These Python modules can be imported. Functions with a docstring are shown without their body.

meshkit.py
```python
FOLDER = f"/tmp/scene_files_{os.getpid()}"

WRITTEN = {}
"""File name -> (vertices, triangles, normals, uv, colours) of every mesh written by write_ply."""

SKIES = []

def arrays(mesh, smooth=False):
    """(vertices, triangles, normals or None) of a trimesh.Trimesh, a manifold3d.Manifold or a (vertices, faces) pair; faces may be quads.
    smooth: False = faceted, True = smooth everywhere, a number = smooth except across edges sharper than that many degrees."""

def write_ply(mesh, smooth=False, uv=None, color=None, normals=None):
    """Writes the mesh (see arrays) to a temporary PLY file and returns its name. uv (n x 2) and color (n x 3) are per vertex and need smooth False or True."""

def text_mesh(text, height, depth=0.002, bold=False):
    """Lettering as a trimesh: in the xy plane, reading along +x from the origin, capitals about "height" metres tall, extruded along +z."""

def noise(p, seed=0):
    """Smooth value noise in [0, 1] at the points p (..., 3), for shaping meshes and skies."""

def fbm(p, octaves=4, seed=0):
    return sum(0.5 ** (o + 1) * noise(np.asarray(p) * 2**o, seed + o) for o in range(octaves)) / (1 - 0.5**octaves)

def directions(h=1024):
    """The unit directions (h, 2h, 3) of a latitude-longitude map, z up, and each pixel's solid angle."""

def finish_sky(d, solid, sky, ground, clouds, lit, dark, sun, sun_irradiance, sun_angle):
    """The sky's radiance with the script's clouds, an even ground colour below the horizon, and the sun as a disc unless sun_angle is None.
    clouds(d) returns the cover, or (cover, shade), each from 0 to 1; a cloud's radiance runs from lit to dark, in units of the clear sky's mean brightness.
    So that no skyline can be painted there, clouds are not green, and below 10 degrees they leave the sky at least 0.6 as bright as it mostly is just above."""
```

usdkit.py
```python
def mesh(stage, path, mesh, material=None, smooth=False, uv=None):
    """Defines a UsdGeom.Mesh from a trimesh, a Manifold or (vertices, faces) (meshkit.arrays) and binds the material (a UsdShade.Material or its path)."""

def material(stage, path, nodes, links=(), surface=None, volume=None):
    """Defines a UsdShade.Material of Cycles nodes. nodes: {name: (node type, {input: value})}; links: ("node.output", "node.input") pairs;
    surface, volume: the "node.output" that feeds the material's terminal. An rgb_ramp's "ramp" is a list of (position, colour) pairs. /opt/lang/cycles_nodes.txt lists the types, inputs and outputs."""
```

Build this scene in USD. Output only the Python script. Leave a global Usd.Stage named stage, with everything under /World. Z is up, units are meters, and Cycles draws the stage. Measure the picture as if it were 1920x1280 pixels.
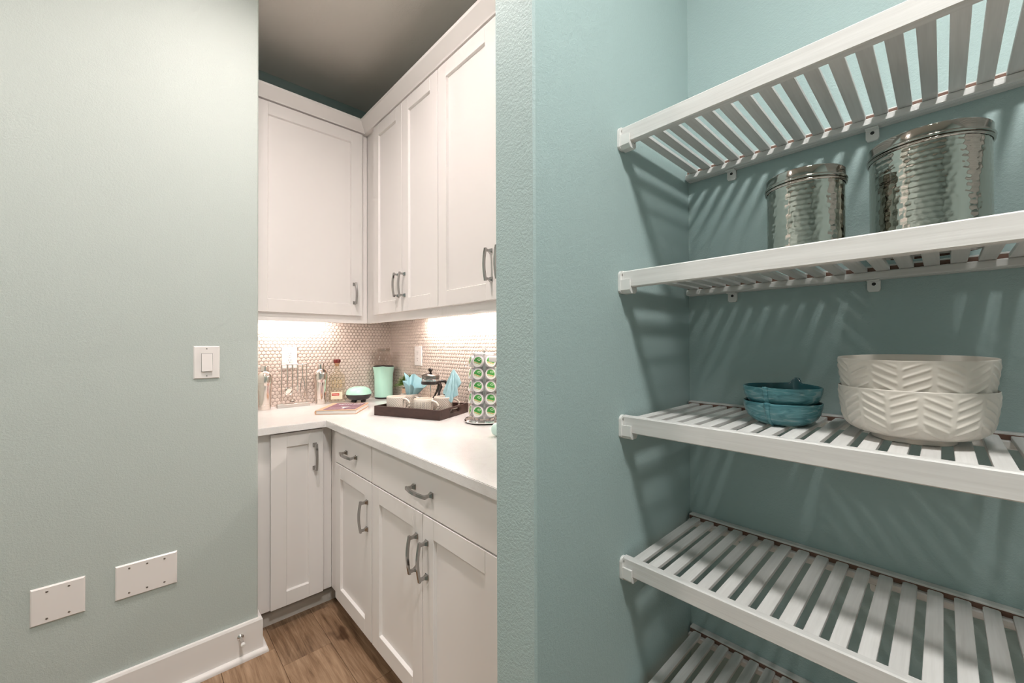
import math, random
import numpy as np, trimesh, manifold3d as m3
from shapely.geometry import Polygon, Point, box as sbox
import usdkit, meshkit
from pxr import Usd, UsdGeom, UsdLux, UsdShade, Gf, Sdf

random.seed(7); rng = np.random.default_rng(7)
stage = Usd.Stage.CreateInMemory()
UsdGeom.SetStageUpAxis(stage, 'Z'); UsdGeom.SetStageMetersPerUnit(stage, 1.0)
UsdGeom.Xform.Define(stage, '/World'); UsdGeom.Scope.Define(stage, '/World/Looks')

# ------------------------------------------------------------------ camera, lights, exposure
EYE = (0.0, 0.0, 1.25)
F_PX, YAW, PITCH, ROLL = 753.1, 47.036, 0.42, -0.183
EXPOSURE = 0.0
PANTRY_LAMP, HALL_LAMP, STRIP = 200.0, 290.0, 165.0         # radiance of the lamps' lenses
PANTRY_TINT, HALL_TINT, STRIP_TINT = (1.0, 0.985, 0.955), (1.0, 0.878, 0.83), (1.0, 0.885, 0.82)
LAMPS = [  # x, y, radius of lens, depth of recess, label
    (0.24, 0.18, 0.130, 0.0, 'flush round white ceiling light above the pantry shelves'),
    (-1.24, 0.25, 0.085, 0.012, 'recessed round ceiling light in front of the wall cabinets'),
    (-1.36, -1.10, 0.086, 0.030, 'added fill light, round and recessed in the ceiling behind the viewpoint')]  # last lamp is an added fill, giving the right-hand cabinets frontal light

def set_camera():
    y, p, r = map(math.radians, (YAW, PITCH, ROLL))
    f = np.array([-math.sin(y) * math.cos(p), math.cos(y) * math.cos(p), math.sin(p)])
    r0 = np.array([math.cos(y), math.sin(y), 0]); u0 = np.cross(r0, f)
    rr = math.cos(r) * r0 + math.sin(r) * u0; uu = math.cos(r) * u0 - math.sin(r) * r0
    cam = UsdGeom.Camera.Define(stage, '/World/camera')
    m = Gf.Matrix4d(*rr, 0, *uu, 0, *(-f), 0, *EYE, 1)
    cam.AddTransformOp().Set(m)
    cam.CreateHorizontalApertureAttr(36.0); cam.CreateVerticalApertureAttr(24.0)
    cam.CreateFocalLengthAttr(F_PX / 1920 * 36.0); cam.CreateClippingRangeAttr((0.02, 100.0))
    cam.CreateExposureAttr(EXPOSURE)
set_camera()

# ------------------------------------------------------------------ key dimensions (metres)
XL, YE = -1.92, 0.362                 # switch wall: plane and where it ends
XS, YS, TS = -0.530, 0.553, 0.116     # partition: face towards the pantry, end face, thickness
YN = 1.235                            # back wall of the pantry niche
XT, YT = -2.607, 1.285                # tiled walls of the cabinet alcove
ZC = 2.798                            # ceiling
XR, YF = 1.60, -1.75                  # room behind and to the right of the viewpoint
BX, BY = -2.013, 0.684                # face frames of the base cabinets (left run, right run)
UX, UY = -2.310, 0.987                # face frames of the wall cabinets
CT = 0.898                            # countertop

# ------------------------------------------------------------------ helpers: prims
used = {}
def numbered(parent, name):
    k = (parent, name); n = used.get(k, 0); used[k] = n + 1
    return name if n == 0 else f'{name}_{n:03d}'
def path_of(parent): return '/World' if parent is None else str(parent.GetPath())
def tag(p, label=None, cat=None, group=None, kind=None):
    for k, v in (('label', label), ('category', cat), ('group', group), ('kind', kind)):
        if v: p.SetCustomDataByKey(k, v)
    return p
def obj(name, mesh, mat, parent=None, smooth=30, label=None, prim=None):
    pp = path_of(parent)
    pa = f'{pp}/{numbered(pp, name)}'
    m = usdkit.mesh(stage, pa, mesh, mat, smooth=smooth)
    if prim is not None:
        UsdGeom.PrimvarsAPI(m).CreatePrimvar('tone', Sdf.ValueTypeNames.FloatArray, 'vertex').Set([float(x) for x in prim])
    p = m.GetPrim()
    if label: p.SetCustomDataByKey('label', label)
    return p
def thing(name, label, cat, loc=(0, 0, 0), rz=0.0, group=None, kind=None):
    x = UsdGeom.Xform.Define(stage, '/World/' + numbered('/World', name))
    x.AddTranslateOp().Set(Gf.Vec3d(*map(float, loc)))
    if rz: x.AddRotateZOp().Set(float(rz))
    return tag(x.GetPrim(), label, cat, group, kind)
def copy(root, label, loc, rz=0.0, ry=0.0, group=None, cat=None):
    was = root.GetCustomData(); base = root.GetName()
    r = UsdGeom.Xform.Define(stage, '/World/' + numbered('/World', base))
    p = r.GetPrim(); p.GetReferences().AddInternalReference(root.GetPath())
    r.ClearXformOpOrder()
    r.AddTranslateOp(opSuffix='at').Set(Gf.Vec3d(*map(float, loc)))
    if rz: r.AddRotateZOp(opSuffix='turn').Set(float(rz))
    if ry: r.AddRotateYOp(opSuffix='tip').Set(float(ry))
    p.SetInstanceable(True)
    return tag(p, label, cat or was['category'], group or was.get('group'))
def struct(name, mesh, mat, label, cat, smooth=30, parent=None):
    return tag(obj(name, mesh, mat, parent, smooth), label, cat, kind='structure')

# ------------------------------------------------------------------ helpers: shapes
cat_ = trimesh.util.concatenate
def hull(pts): return trimesh.convex.convex_hull(np.asarray(pts, float))
def bx(lo, hi, b=0.0):
    lo, hi = np.minimum(lo, hi).astype(float), np.maximum(lo, hi).astype(float)
    if b <= 0: return trimesh.creation.box(bounds=[lo, hi])
    b = min(b, 0.49 * (hi - lo).min()); P = []
    for i in range(8):
        s = np.array([(i >> k) & 1 for k in range(3)]); c = np.where(s, hi, lo); d = np.where(s, -b, b)
        for k in range(3):
            q = c + d; q[k] = c[k]; P.append(q)
    return hull(P)
def bxr(lo, hi, r):                   # box with rounded edges
    lo, hi = np.array(lo, float), np.array(hi, float); s = trimesh.creation.icosphere(2, r).vertices
    return hull(np.vstack([s + np.where([(i >> k) & 1 for k in range(3)], hi - r, lo + r) for i in range(8)]))
def lathe(prof, n=48, center=(0, 0, 0)):
    p = np.asarray(prof, float); a = np.linspace(0, 2 * np.pi, n, endpoint=False)
    v = np.stack([np.outer(p[:, 0], np.cos(a)), np.outer(p[:, 0], np.sin(a)), np.repeat(p[:, 1:2], n, 1)], -1).reshape(-1, 3)
    i, j = np.meshgrid(np.arange(len(p) - 1), np.arange(n), indexing='ij'); k = (j + 1) % n
    q = np.stack([i * n + j, i * n + k, (i + 1) * n + k, (i + 1) * n + j], -1).reshape(-1, 4)
    f = np.vstack([q[:, [0, 1, 2]], q[:, [0, 2, 3]]])
    m = trimesh.Trimesh(v, f, process=False); m.merge_vertices(); m.update_faces(m.nondegenerate_faces())
    m.apply_translation(center)
    return m
def rings(R, closed=True, caps=False):   # rows of points (k, n, 3) joined into a skin
    R = np.asarray(R, float); k, n = R.shape[:2]; nn = n if closed else n - 1
    i, j = np.meshgrid(np.arange(k - 1), np.arange(nn), indexing='ij'); jn = (j + 1) % n
    q = np.stack([i * n + j, i * n + jn, (i + 1) * n + jn, (i + 1) * n + j], -1).reshape(-1, 4)
    f = [q[:, [0, 1, 2]], q[:, [0, 2, 3]]]
    if caps:
        for base, s in ((0, -1), ((k - 1) * n, 1)):
            t = np.stack([np.full(n - 2, base), base + np.arange(1, n - 1), base + np.arange(2, n)], 1)
            f.append(t[:, ::s])
    return trimesh.Trimesh(R.reshape(-1, 3), np.vstack(f), process=False)
def tube(pts, r, n=12, caps=True):
    p = np.asarray(pts, float); t = np.gradient(p, axis=0); t /= np.linalg.norm(t, axis=1, keepdims=True)
    ref = np.array([0, 0, 1.0]) if abs(t[:, 2]).mean() < 0.8 else np.array([1.0, 0.2, 0])
    R = []; a = np.linspace(0, 2 * np.pi, n, endpoint=False); rad = np.broadcast_to(r, (len(p),))
    for i in range(len(p)):
        u = np.cross(t[i], ref); u /= np.linalg.norm(u); w = np.cross(u, t[i]); ref = w if False else ref
        R.append(p[i] + rad[i] * (np.cos(a)[:, None] * u + np.sin(a)[:, None] * w))
    return rings(R, True, caps)
def cyl(p0, p1, r, n=24, b=0.0): 
    p0, p1 = np.array(p0, float), np.array(p1, float); L = np.linalg.norm(p1 - p0)
    b = min(b, 0.45 * L, 0.45 * r)
    m = lathe([(0, 0), (r - b, 0), (r, b), (r, L - b), (r - b, L), (0, L)] if b else [(0, 0), (r, 0), (r, L), (0, L)], n)
    m.apply_transform(trimesh.geometry.align_vectors([0, 0, 1], (p1 - p0) / L)); m.apply_translation(p0)
    return m
def ext(poly, z0, z1):
    m = cat_([trimesh.creation.extrude_polygon(g, z1 - z0, engine='earcut') for g in getattr(poly, 'geoms', [poly])])
    m.apply_translation((0, 0, z0)); return m
def moved(m, t=(0, 0, 0), rz=0.0):
    m = m.copy()
    if rz: m.apply_transform(trimesh.transformations.rotation_matrix(math.radians(rz), [0, 0, 1]))
    m.apply_translation(t); return m
def basis(m, o, ex, ey, ez):          # local x, y, z axes -> world directions
    T = np.eye(4); T[:3, 0], T[:3, 1], T[:3, 2], T[:3, 3] = ex, ey, ez, o
    m = m.copy(); m.apply_transform(T)
    if np.linalg.det(T[:3, :3]) < 0: m.invert()
    return m
def run(profile, path):               # profile (offset, z); path: list of (point, offset direction)
    R = [[(p[0] + d * o[0], p[1] + d * o[1], z) for d, z in profile] for p, o in path]
    m = rings(R, True, True); m.fix_normals(); return m
def smoothstep(a, b, x): t = np.clip((x - a) / (b - a), 0, 1); return t * t * (3 - 2 * t)

# ------------------------------------------------------------------ materials
def mat(name, nodes, links=(), surface='p.BSDF'): return usdkit.material(stage, '/World/Looks/' + name, nodes, links, surface=surface)
def plain(name, c, rough=0.5, metal=0.0, **k):
    return mat(name, {'p': ('principled_bsdf', dict(base_color=c, roughness=rough, metallic=metal, **k))})
def textured_paint(name, c, scale=165, dist=0.0014, strength=0.28, rough=0.6):
    return mat(name, {'g': ('geometry', {}), 'n': ('noise_texture', dict(scale=scale, detail=2.5, roughness=0.55, distortion=0.25)),
        'n2': ('noise_texture', dict(scale=scale * 2.7, detail=1.0)), 'mx': ('mix_float', dict(fac=0.3)),
        'r': ('map_range', dict(range_type='smoothstep', from_min=0.36, from_max=0.66, to_min=0.0, to_max=1.0)),
        'b': ('bump', dict(strength=strength, distance=dist)), 'p': ('principled_bsdf', dict(base_color=c, roughness=rough, specular_ior_level=0.35))},
        [('g.position', 'n.vector'), ('g.position', 'n2.vector'), ('n.fac', 'mx.a'), ('n2.fac', 'mx.b'), ('mx.result', 'r.value'), ('r.result', 'b.height'), ('b.normal', 'p.normal')])
def grain(name, stretch, c0, c1, scale=1.0, rough=0.55, bump=0.0006, knots=False, vary=True, amount=(0.35, 0.7), strength=0.35):
    nodes = {'g': ('geometry', {}), 'o': ('object_info', {}), 'k': ('math', dict(math_type='multiply', value2=37.0)), 'cx': ('combine_xyz', {}),
        'ad': ('mix', dict(mix_type='add', fac=1.0 if vary else 0.0)),
        'm': ('mapping', dict(scale=stretch)), 'n': ('noise_texture', dict(scale=scale, detail=5.0, roughness=0.62, distortion=0.5)),
        'n2': ('noise_texture', dict(scale=scale * 3.1, detail=3.0, roughness=0.6)), 'mx': ('mix_float', dict(fac=0.4)),
        'r': ('rgb_ramp', {'ramp': [(amount[0], c0), (amount[1], c1)]}), 'hs': ('hsv', {}), 'v': ('map_range', dict(to_min=0.9, to_max=1.08)),
        'b': ('bump', dict(strength=strength, distance=bump)), 'p': ('principled_bsdf', dict(roughness=rough, specular_ior_level=0.4))}
    links = [('o.random', 'k.value1'), ('k.value', 'cx.x'), ('k.value', 'cx.y'), ('k.value', 'cx.z'), ('g.position', 'ad.color1'), ('cx.vector', 'ad.color2'),
        ('ad.color', 'm.vector'), ('m.vector', 'n.vector'), ('m.vector', 'n2.vector'), ('n.fac', 'mx.a'), ('n2.fac', 'mx.b'), ('mx.result', 'r.fac'),
        ('r.color', 'hs.color'), ('mx.result', 'b.height'), ('b.normal', 'p.normal'), ('hs.color', 'p.base_color')]
    if vary: links += [('o.random', 'v.value'), ('v.result', 'hs.value')]
    return mat(name, nodes, links)
def clear(name, tint, rough=0.02, edge=0.45, base=0.03):
    return mat(name, {'f': ('layer_weight', dict(blend=0.5)), 'pw': ('math', dict(math_type='power', value2=3.5)), 'ma': ('math', dict(math_type='multiply_add', value2=edge, value3=base)),
        't': ('transparent_bsdf', dict(color=tint)), 'gl': ('glossy_bsdf', dict(color=(1, 1, 1), roughness=rough)), 'mx': ('mix_closure', {})},
        [('f.facing', 'pw.value1'), ('pw.value', 'ma.value1'), ('ma.value', 'mx.fac'), ('t.BSDF', 'mx.closure1'), ('gl.BSDF', 'mx.closure2')], 'mx.closure')
def toned(name, c0, c1, rough=0.35, **k):    # colour follows the mesh's own printed pattern
    return mat(name, {'a': ('attribute', dict(attribute='tone')), 'r': ('rgb_ramp', {'ramp': [(0.0, c0), (1.0, c1)]}), 'p': ('principled_bsdf', dict(roughness=rough, **k))},
        [('a.fac', 'r.fac'), ('r.color', 'p.base_color')])
def glow(name, c, s): return mat(name, {'e': ('emission', dict(color=c, strength=s))}, surface='e.emission')

TEAL = (0.405, 0.518, 0.512)
M = {}
M['wall'] = textured_paint('wall_paint', TEAL)
M['wall_warm_lit'] = textured_paint('wall_paint_warm_lit', (0.505, 0.562, 0.535), strength=0.27)  # teal wall paint greyed: warmer light on the switch wall mixed into the colour
M['ceiling'] = textured_paint('ceiling_paint', (0.86, 0.81, 0.75), scale=60, strength=0.3)
M['white'] = plain('cabinet_paint', (0.85, 0.815, 0.795), 0.38)
M['trim'] = plain('trim_paint', (0.86, 0.825, 0.805), 0.35)
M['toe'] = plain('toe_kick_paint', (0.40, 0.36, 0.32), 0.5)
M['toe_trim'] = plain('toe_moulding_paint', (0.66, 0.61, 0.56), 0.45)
M['plate'] = plain('switch_plastic', (0.84, 0.80, 0.78), 0.3)
M['plate_gap'] = plain('plate_slot', (0.10, 0.09, 0.09), 0.5)
M['screw'] = plain('screw_steel', (0.42, 0.40, 0.38), 0.35, 1.0)
M['chrome'] = plain('polished_chrome', (0.74, 0.74, 0.74), 0.09, 1.0)
M['pull'] = plain('pull_chrome', (0.40, 0.39, 0.38), 0.13, 1.0)
M['nickel'] = plain('brushed_nickel', (0.66, 0.64, 0.62), 0.24, 1.0)
M['steel'] = plain('hammered_steel', (0.55, 0.52, 0.47), 0.07, 1.0)
M['rose'] = plain('warm_polished_steel', (0.78, 0.70, 0.65), 0.13, 1.0)
M['grout'] = plain('grout', (0.40, 0.325, 0.275), 0.85)
M['tile'] = mat('tile_glaze', {'o': ('object_info', {}), 'v': ('map_range', dict(to_min=0.94, to_max=1.04)), 'hs': ('hsv', dict(color=(0.68, 0.575, 0.515))), 'p': ('principled_bsdf', dict(roughness=0.22))},
    [('o.random', 'v.value'), ('v.result', 'hs.value'), ('hs.color', 'p.base_color')])
M['tile_far'] = plain('tile_glaze_far', (0.67, 0.567, 0.508), 0.22)
M['quartz'] = mat('quartz', {'g': ('geometry', {}), 'n': ('noise_texture', dict(scale=420, detail=2)), 'n2': ('noise_texture', dict(scale=7, detail=4, distortion=1.5)),
    'r': ('rgb_ramp', {'ramp': [(0.30, (0.68, 0.655, 0.635)), (0.40, (0.79, 0.775, 0.765)), (1.0, (0.82, 0.805, 0.795))]}),
    'r2': ('rgb_ramp', {'ramp': [(0.44, (1, 1, 1)), (0.5, (0.975, 0.97, 0.965)), (0.56, (1, 1, 1))]}), 'm': ('mix', dict(mix_type='multiply', fac=1.0)), 'p': ('principled_bsdf', dict(roughness=0.12))},
    [('g.position', 'n.vector'), ('g.position', 'n2.vector'), ('n.fac', 'r.fac'), ('n2.fac', 'r2.fac'), ('r.color', 'm.color1'), ('r2.color', 'm.color2'), ('m.color', 'p.base_color')])
WH0, WH1 = (0.66, 0.645, 0.625), (0.79, 0.78, 0.765)
M['rail_wood'] = grain('whitewashed_wood_long', (2.2, 60, 60), WH0, WH1, 1.0, 0.5, 0.0012, strength=0.3)
M['slat_wood'] = grain('whitewashed_wood_slat', (60, 2.6, 60), WH0, WH1, 1.0, 0.5, 0.0008, strength=0.3)
M['bare_wood'] = grain('bare_red_wood', (3, 60, 60), (0.16, 0.085, 0.062), (0.27, 0.155, 0.115), 1.0, 0.7)
M['bracket'] = plain('bracket_plastic', (0.80, 0.79, 0.77), 0.35)
M['hole'] = plain('dark_hole', (0.03, 0.03, 0.03), 0.8)
M['plank'] = mat('oak_plank', {'g': ('geometry', {}), 'o': ('object_info', {}), 'k': ('math', dict(math_type='multiply', value2=37.0)), 'cx': ('combine_xyz', {}), 'ad': ('mix', dict(mix_type='add', fac=1.0)),
    'm': ('mapping', dict(scale=(2.6, 42, 42))), 'n': ('noise_texture', dict(scale=2.0, detail=6.0, roughness=0.68, distortion=0.7)),
    'm2': ('mapping', dict(scale=(1.6, 8, 8))), 'n2': ('noise_texture', dict(scale=2.0, detail=3.0, distortion=1.2)), 'mx': ('mix_float', dict(fac=0.42)),
    'r': ('rgb_ramp', {'ramp': [(0.32, (0.125, 0.068, 0.036)), (0.46, (0.27, 0.165, 0.096)), (0.66, (0.44, 0.295, 0.188))]}),
    'm3': ('mapping', dict(scale=(5.5, 13, 13))), 'n3': ('noise_texture', dict(scale=1.0, detail=2.0, roughness=0.4)), 'r3': ('rgb_ramp', {'ramp': [(0.66, (1, 1, 1)), (0.73, (0.42, 0.36, 0.32))]}), 'mu': ('mix', dict(mix_type='multiply', fac=1.0)),
    'hs': ('hsv', {}), 'v': ('map_range', dict(to_min=0.88, to_max=1.08)), 'b': ('bump', dict(strength=0.35, distance=0.0010)), 'p': ('principled_bsdf', dict(roughness=0.42, specular_ior_level=0.4))},
    [('o.random', 'k.value1'), ('k.value', 'cx.x'), ('k.value', 'cx.y'), ('k.value', 'cx.z'), ('g.position', 'ad.color1'), ('cx.vector', 'ad.color2'), ('ad.color', 'm.vector'), ('ad.color', 'm2.vector'), ('ad.color', 'm3.vector'),
     ('m.vector', 'n.vector'), ('m2.vector', 'n2.vector'), ('m3.vector', 'n3.vector'), ('n.fac', 'mx.a'), ('n2.fac', 'mx.b'), ('mx.result', 'r.fac'), ('n3.fac', 'r3.fac'), ('r.color', 'mu.color1'), ('r3.color', 'mu.color2'), ('mu.color', 'hs.color'),
     ('o.random', 'v.value'), ('v.result', 'hs.value'), ('hs.color', 'p.base_color'), ('n.fac', 'b.height'), ('b.normal', 'p.normal')])
M['seam'] = plain('plank_seam', (0.085, 0.052, 0.032), 0.9)
M['ivory'] = plain('ivory_glaze', (0.74, 0.685, 0.62), 0.28)
M['blue'] = mat('reactive_blue_glaze', {'g': ('geometry', {}), 'm': ('mapping', dict(scale=(14, 14, 55))), 'n': ('noise_texture', dict(scale=1.6, detail=4, distortion=1.6)),
    'r': ('rgb_ramp', {'ramp': [(0.32, (0.045, 0.155, 0.185)), (0.55, (0.10, 0.27, 0.30)), (0.72, (0.27, 0.40, 0.42))]}), 'p': ('principled_bsdf', dict(roughness=0.16))},
    [('g.position', 'm.vector'), ('m.vector', 'n.vector'), ('n.fac', 'r.fac'), ('r.color', 'p.base_color')])
M['blue_in'] = plain('deep_teal_glaze', (0.018, 0.10, 0.12), 0.15)
M['mint'] = plain('mint_enamel', (0.47, 0.77, 0.65), 0.22)
M['mint_pale'] = plain('pale_mint_plastic', (0.58, 0.78, 0.72), 0.25)
M['black'] = plain('black_plastic', (0.022, 0.016, 0.014), 0.28)
M['espresso'] = grain('espresso_wood', (4, 40, 40), (0.040, 0.020, 0.016), (0.075, 0.038, 0.030), 1.0, 0.42)
M['glass'] = clear('clear_glass', (0.955, 0.94, 0.91))
M['bottle_glass'] = clear('tinted_bottle_glass', (0.95, 0.93, 0.87), edge=0.8, base=0.07)
M['hood'] = clear('clear_plastic', (0.89, 0.87, 0.85), edge=0.8, base=0.05)
M['cork'] = plain('amber_stopper', (0.52, 0.30, 0.17), 0.5)
M['lid_steel'] = plain('lid_steel', (0.46, 0.435, 0.40), 0.10, 1.0)
M['dark_steel'] = plain('dark_polished_steel', (0.30, 0.275, 0.255), 0.2, 1.0)
M['wax'] = plain('dark_red_cap', (0.14, 0.016, 0.014), 0.3)
M['red'] = plain('label_red', (0.55, 0.05, 0.035), 0.5)
M['cream'] = plain('label_cream', (0.78, 0.70, 0.54), 0.6)
M['gold'] = plain('gold_print', (0.62, 0.46, 0.24), 0.45)
M['cover'] = plain('book_cover_copper', (0.60, 0.37, 0.23), 0.55)
M['purple'] = plain('book_cover_purple', (0.20, 0.10, 0.14), 0.5)
M['page'] = plain('paper', (0.74, 0.71, 0.67), 0.8)
M['ink'] = plain('white_print', (0.85, 0.82, 0.80), 0.6)
M['mug_chevron'] = toned('chevron_mug_glaze', (0.75, 0.69, 0.62), (0.33, 0.27, 0.21), 0.3)
M['mug_dash'] = toned('dash_mug_glaze', (0.76, 0.69, 0.61), (0.10, 0.08, 0.07), 0.3)
M['mug_plain'] = plain('mug_glaze', (0.76, 0.69, 0.61), 0.25)
M['napkin'] = mat('blue_napkin', {'g': ('geometry', {}), 'n': ('noise_texture', dict(scale=900, detail=1)), 'b': ('bump', dict(strength=0.2, distance=0.0005)), 'p': ('principled_bsdf', dict(base_color=(0.33, 0.54, 0.59), roughness=0.9, sheen_weight=0.2))},
    [('g.position', 'n.vector'), ('n.fac', 'b.height'), ('b.normal', 'p.normal')])
M['leaf'] = mat('grass_leaf', {'o': ('geometry', {}), 'r': ('rgb_ramp', {'ramp': [(0.0, (0.08, 0.15, 0.02)), (0.6, (0.20, 0.30, 0.05)), (0.84, (0.36, 0.32, 0.07)), (1.0, (0.62, 0.30, 0.09))]}), 'p': ('principled_bsdf', dict(roughness=0.5))},
    [('o.random_per_island', 'r.fac'), ('r.color', 'p.base_color')])
M['terra'] = plain('tan_pot', (0.50, 0.34, 0.24), 0.7)
M['soil'] = plain('soil', (0.05, 0.035, 0.025), 0.95)
M['holder'] = plain('pale_grey_plastic', (0.68, 0.65, 0.66), 0.3)
M['pod'] = plain('pod_cup_plastic', (0.74, 0.71, 0.71), 0.3)
M['foil'] = mat('green_foil', {'a': ('attribute', dict(attribute='tone')), 'r': ('rgb_ramp', {'ramp': [(0.0, (0.012, 0.13, 0.025)), (0.33, (0.07, 0.36, 0.06)), (0.66, (0.74, 0.76, 0.66)), (0.83, (0.62, 0.42, 0.20)), (1.0, (0.56, 0.30, 0.08))]}), 'p': ('principled_bsdf', dict(roughness=0.28))},
    [('a.fac', 'r.fac'), ('r.color', 'p.base_color')])
M['pantry_lens'] = glow('pantry_lamp_lens', PANTRY_TINT, PANTRY_LAMP)
M['hall_lens'] = glow('hall_lamp_lens', HALL_TINT, HALL_LAMP)
M['strip_lens'] = glow('strip_light_lens', STRIP_TINT, STRIP)
M['lamp_body'] = plain('lamp_body', (0.8, 0.8, 0.8), 0.4)

# ------------------------------------------------------------------ the room
fl = thing('floor', 'brown oak-look plank floor', 'floor', kind='structure')
obj('underlay', bx((XT - .1, YF, -0.06), (XR, YT + .05, -0.006)), M['seam'], fl)
W, L = 0.181, 1.22
for r in range(-12, 6):
    y0 = 0.417 + r * W
    shift = {-1: -1.890, 0: -1.762}.get(r, -1.9 + (r * 0.447) % L)
    k0 = math.floor((XT - shift) / L)
    for k in range(k0, k0 + 5):
        x0, x1 = max(shift + k * L, XT), min(shift + (k + 1) * L, XR)
        ya, yb = max(y0, YF), min(y0 + W, YT)
        if x1 - x0 < 0.03 or yb - ya < 0.02: continue
        obj('plank', bx((x0 + .0005, ya + .0005, -0.02), (x1 - .0005, yb - .0005, 0.0), 0.0010), M['plank'], fl, smooth=False)
cpoly = sbox(XT - .1, YF - .1, XR + .1, YT + .1)
for x, y, r, dep, lab in LAMPS:
    if dep: cpoly = cpoly.difference(Point(x, y).buffer(r + .004, 24))
struct('ceiling', cat_([ext(cpoly, ZC, ZC + .1), bx((XT - .1, YF - .1, ZC + .1), (XR + .1, YT + .1, ZC + .12))]), M['ceiling'], 'textured off-white ceiling over cabinets and pantry', 'ceiling')
struct('wall_left', bx((XT - .1, YF, -.02), (XL, YE, ZC), 0.004), M['wall_warm_lit'], 'pale teal wall with the light switch and two blank plates', 'wall')
struct('wall_partition', bx((XS - TS, YS, -.02), (XS, YT + .1, ZC), 0.004), M['wall'], 'teal textured wall end between the cabinets and the pantry shelves', 'wall')
struct('wall_niche', bx((XS, YN, -.02), (XR + .1, YT + .1, ZC)), M['wall'], 'teal wall behind the pantry shelves', 'wall')
struct('wall_right', bx((XR, YF - .1, -.02), (XR + .1, YT + .1, ZC)), M['wall'], 'teal wall at the far end of the pantry shelves', 'wall')
struct('wall_front', bx((XT, YF - .1, -.02), (XR, YF, ZC)), M['wall'], 'teal wall behind the viewpoint', 'wall')
# alcove walls above and below the tiles, with tile parts
GB = 0.004
def hexes(width, z0, z1, pitch=0.0222):
    row = pitch * 0.8660; out = []
    for j in range(int((z1 - z0) / row) + 2):
        for i in range(int(width / pitch) + 2):
            out.append((i * pitch + (pitch / 2 if j % 2 else 0), z0 + j * row, pitch))
    return out
def tile_mesh(u, z, pitch, o, eu, en, u0, u1, z0, z1):
    r = pitch * 0.527; a = np.radians(np.arange(6) * 60 + 30)
    ring = np.stack([u + r * np.cos(a), z + r * np.sin(a)], 1)
    rows = []
    for s, h in ((1.0, 0.0), (1.0, 0.0022), (0.80, 0.0038), (0.45, 0.0045)):
        q = np.stack([u + (ring[:, 0] - u) * s, z + (ring[:, 1] - z) * s], 1)
        q[:, 0] = np.clip(q[:, 0], u0, u1); q[:, 1] = np.clip(q[:, 1], z0, z1)
        rows.append([np.array([o[0] + eu[0] * p[0] + en[0] * h, o[1] + eu[1] * p[0] + en[1] * h, p[1]]) for p in q])
    m = rings(rows, True)
    n = 6; m.faces = np.vstack([m.faces, [[18, 18 + i, 18 + i + 1] for i in range(1, 5)]])
    m.update_faces(m.nondegenerate_faces()); return m
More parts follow.
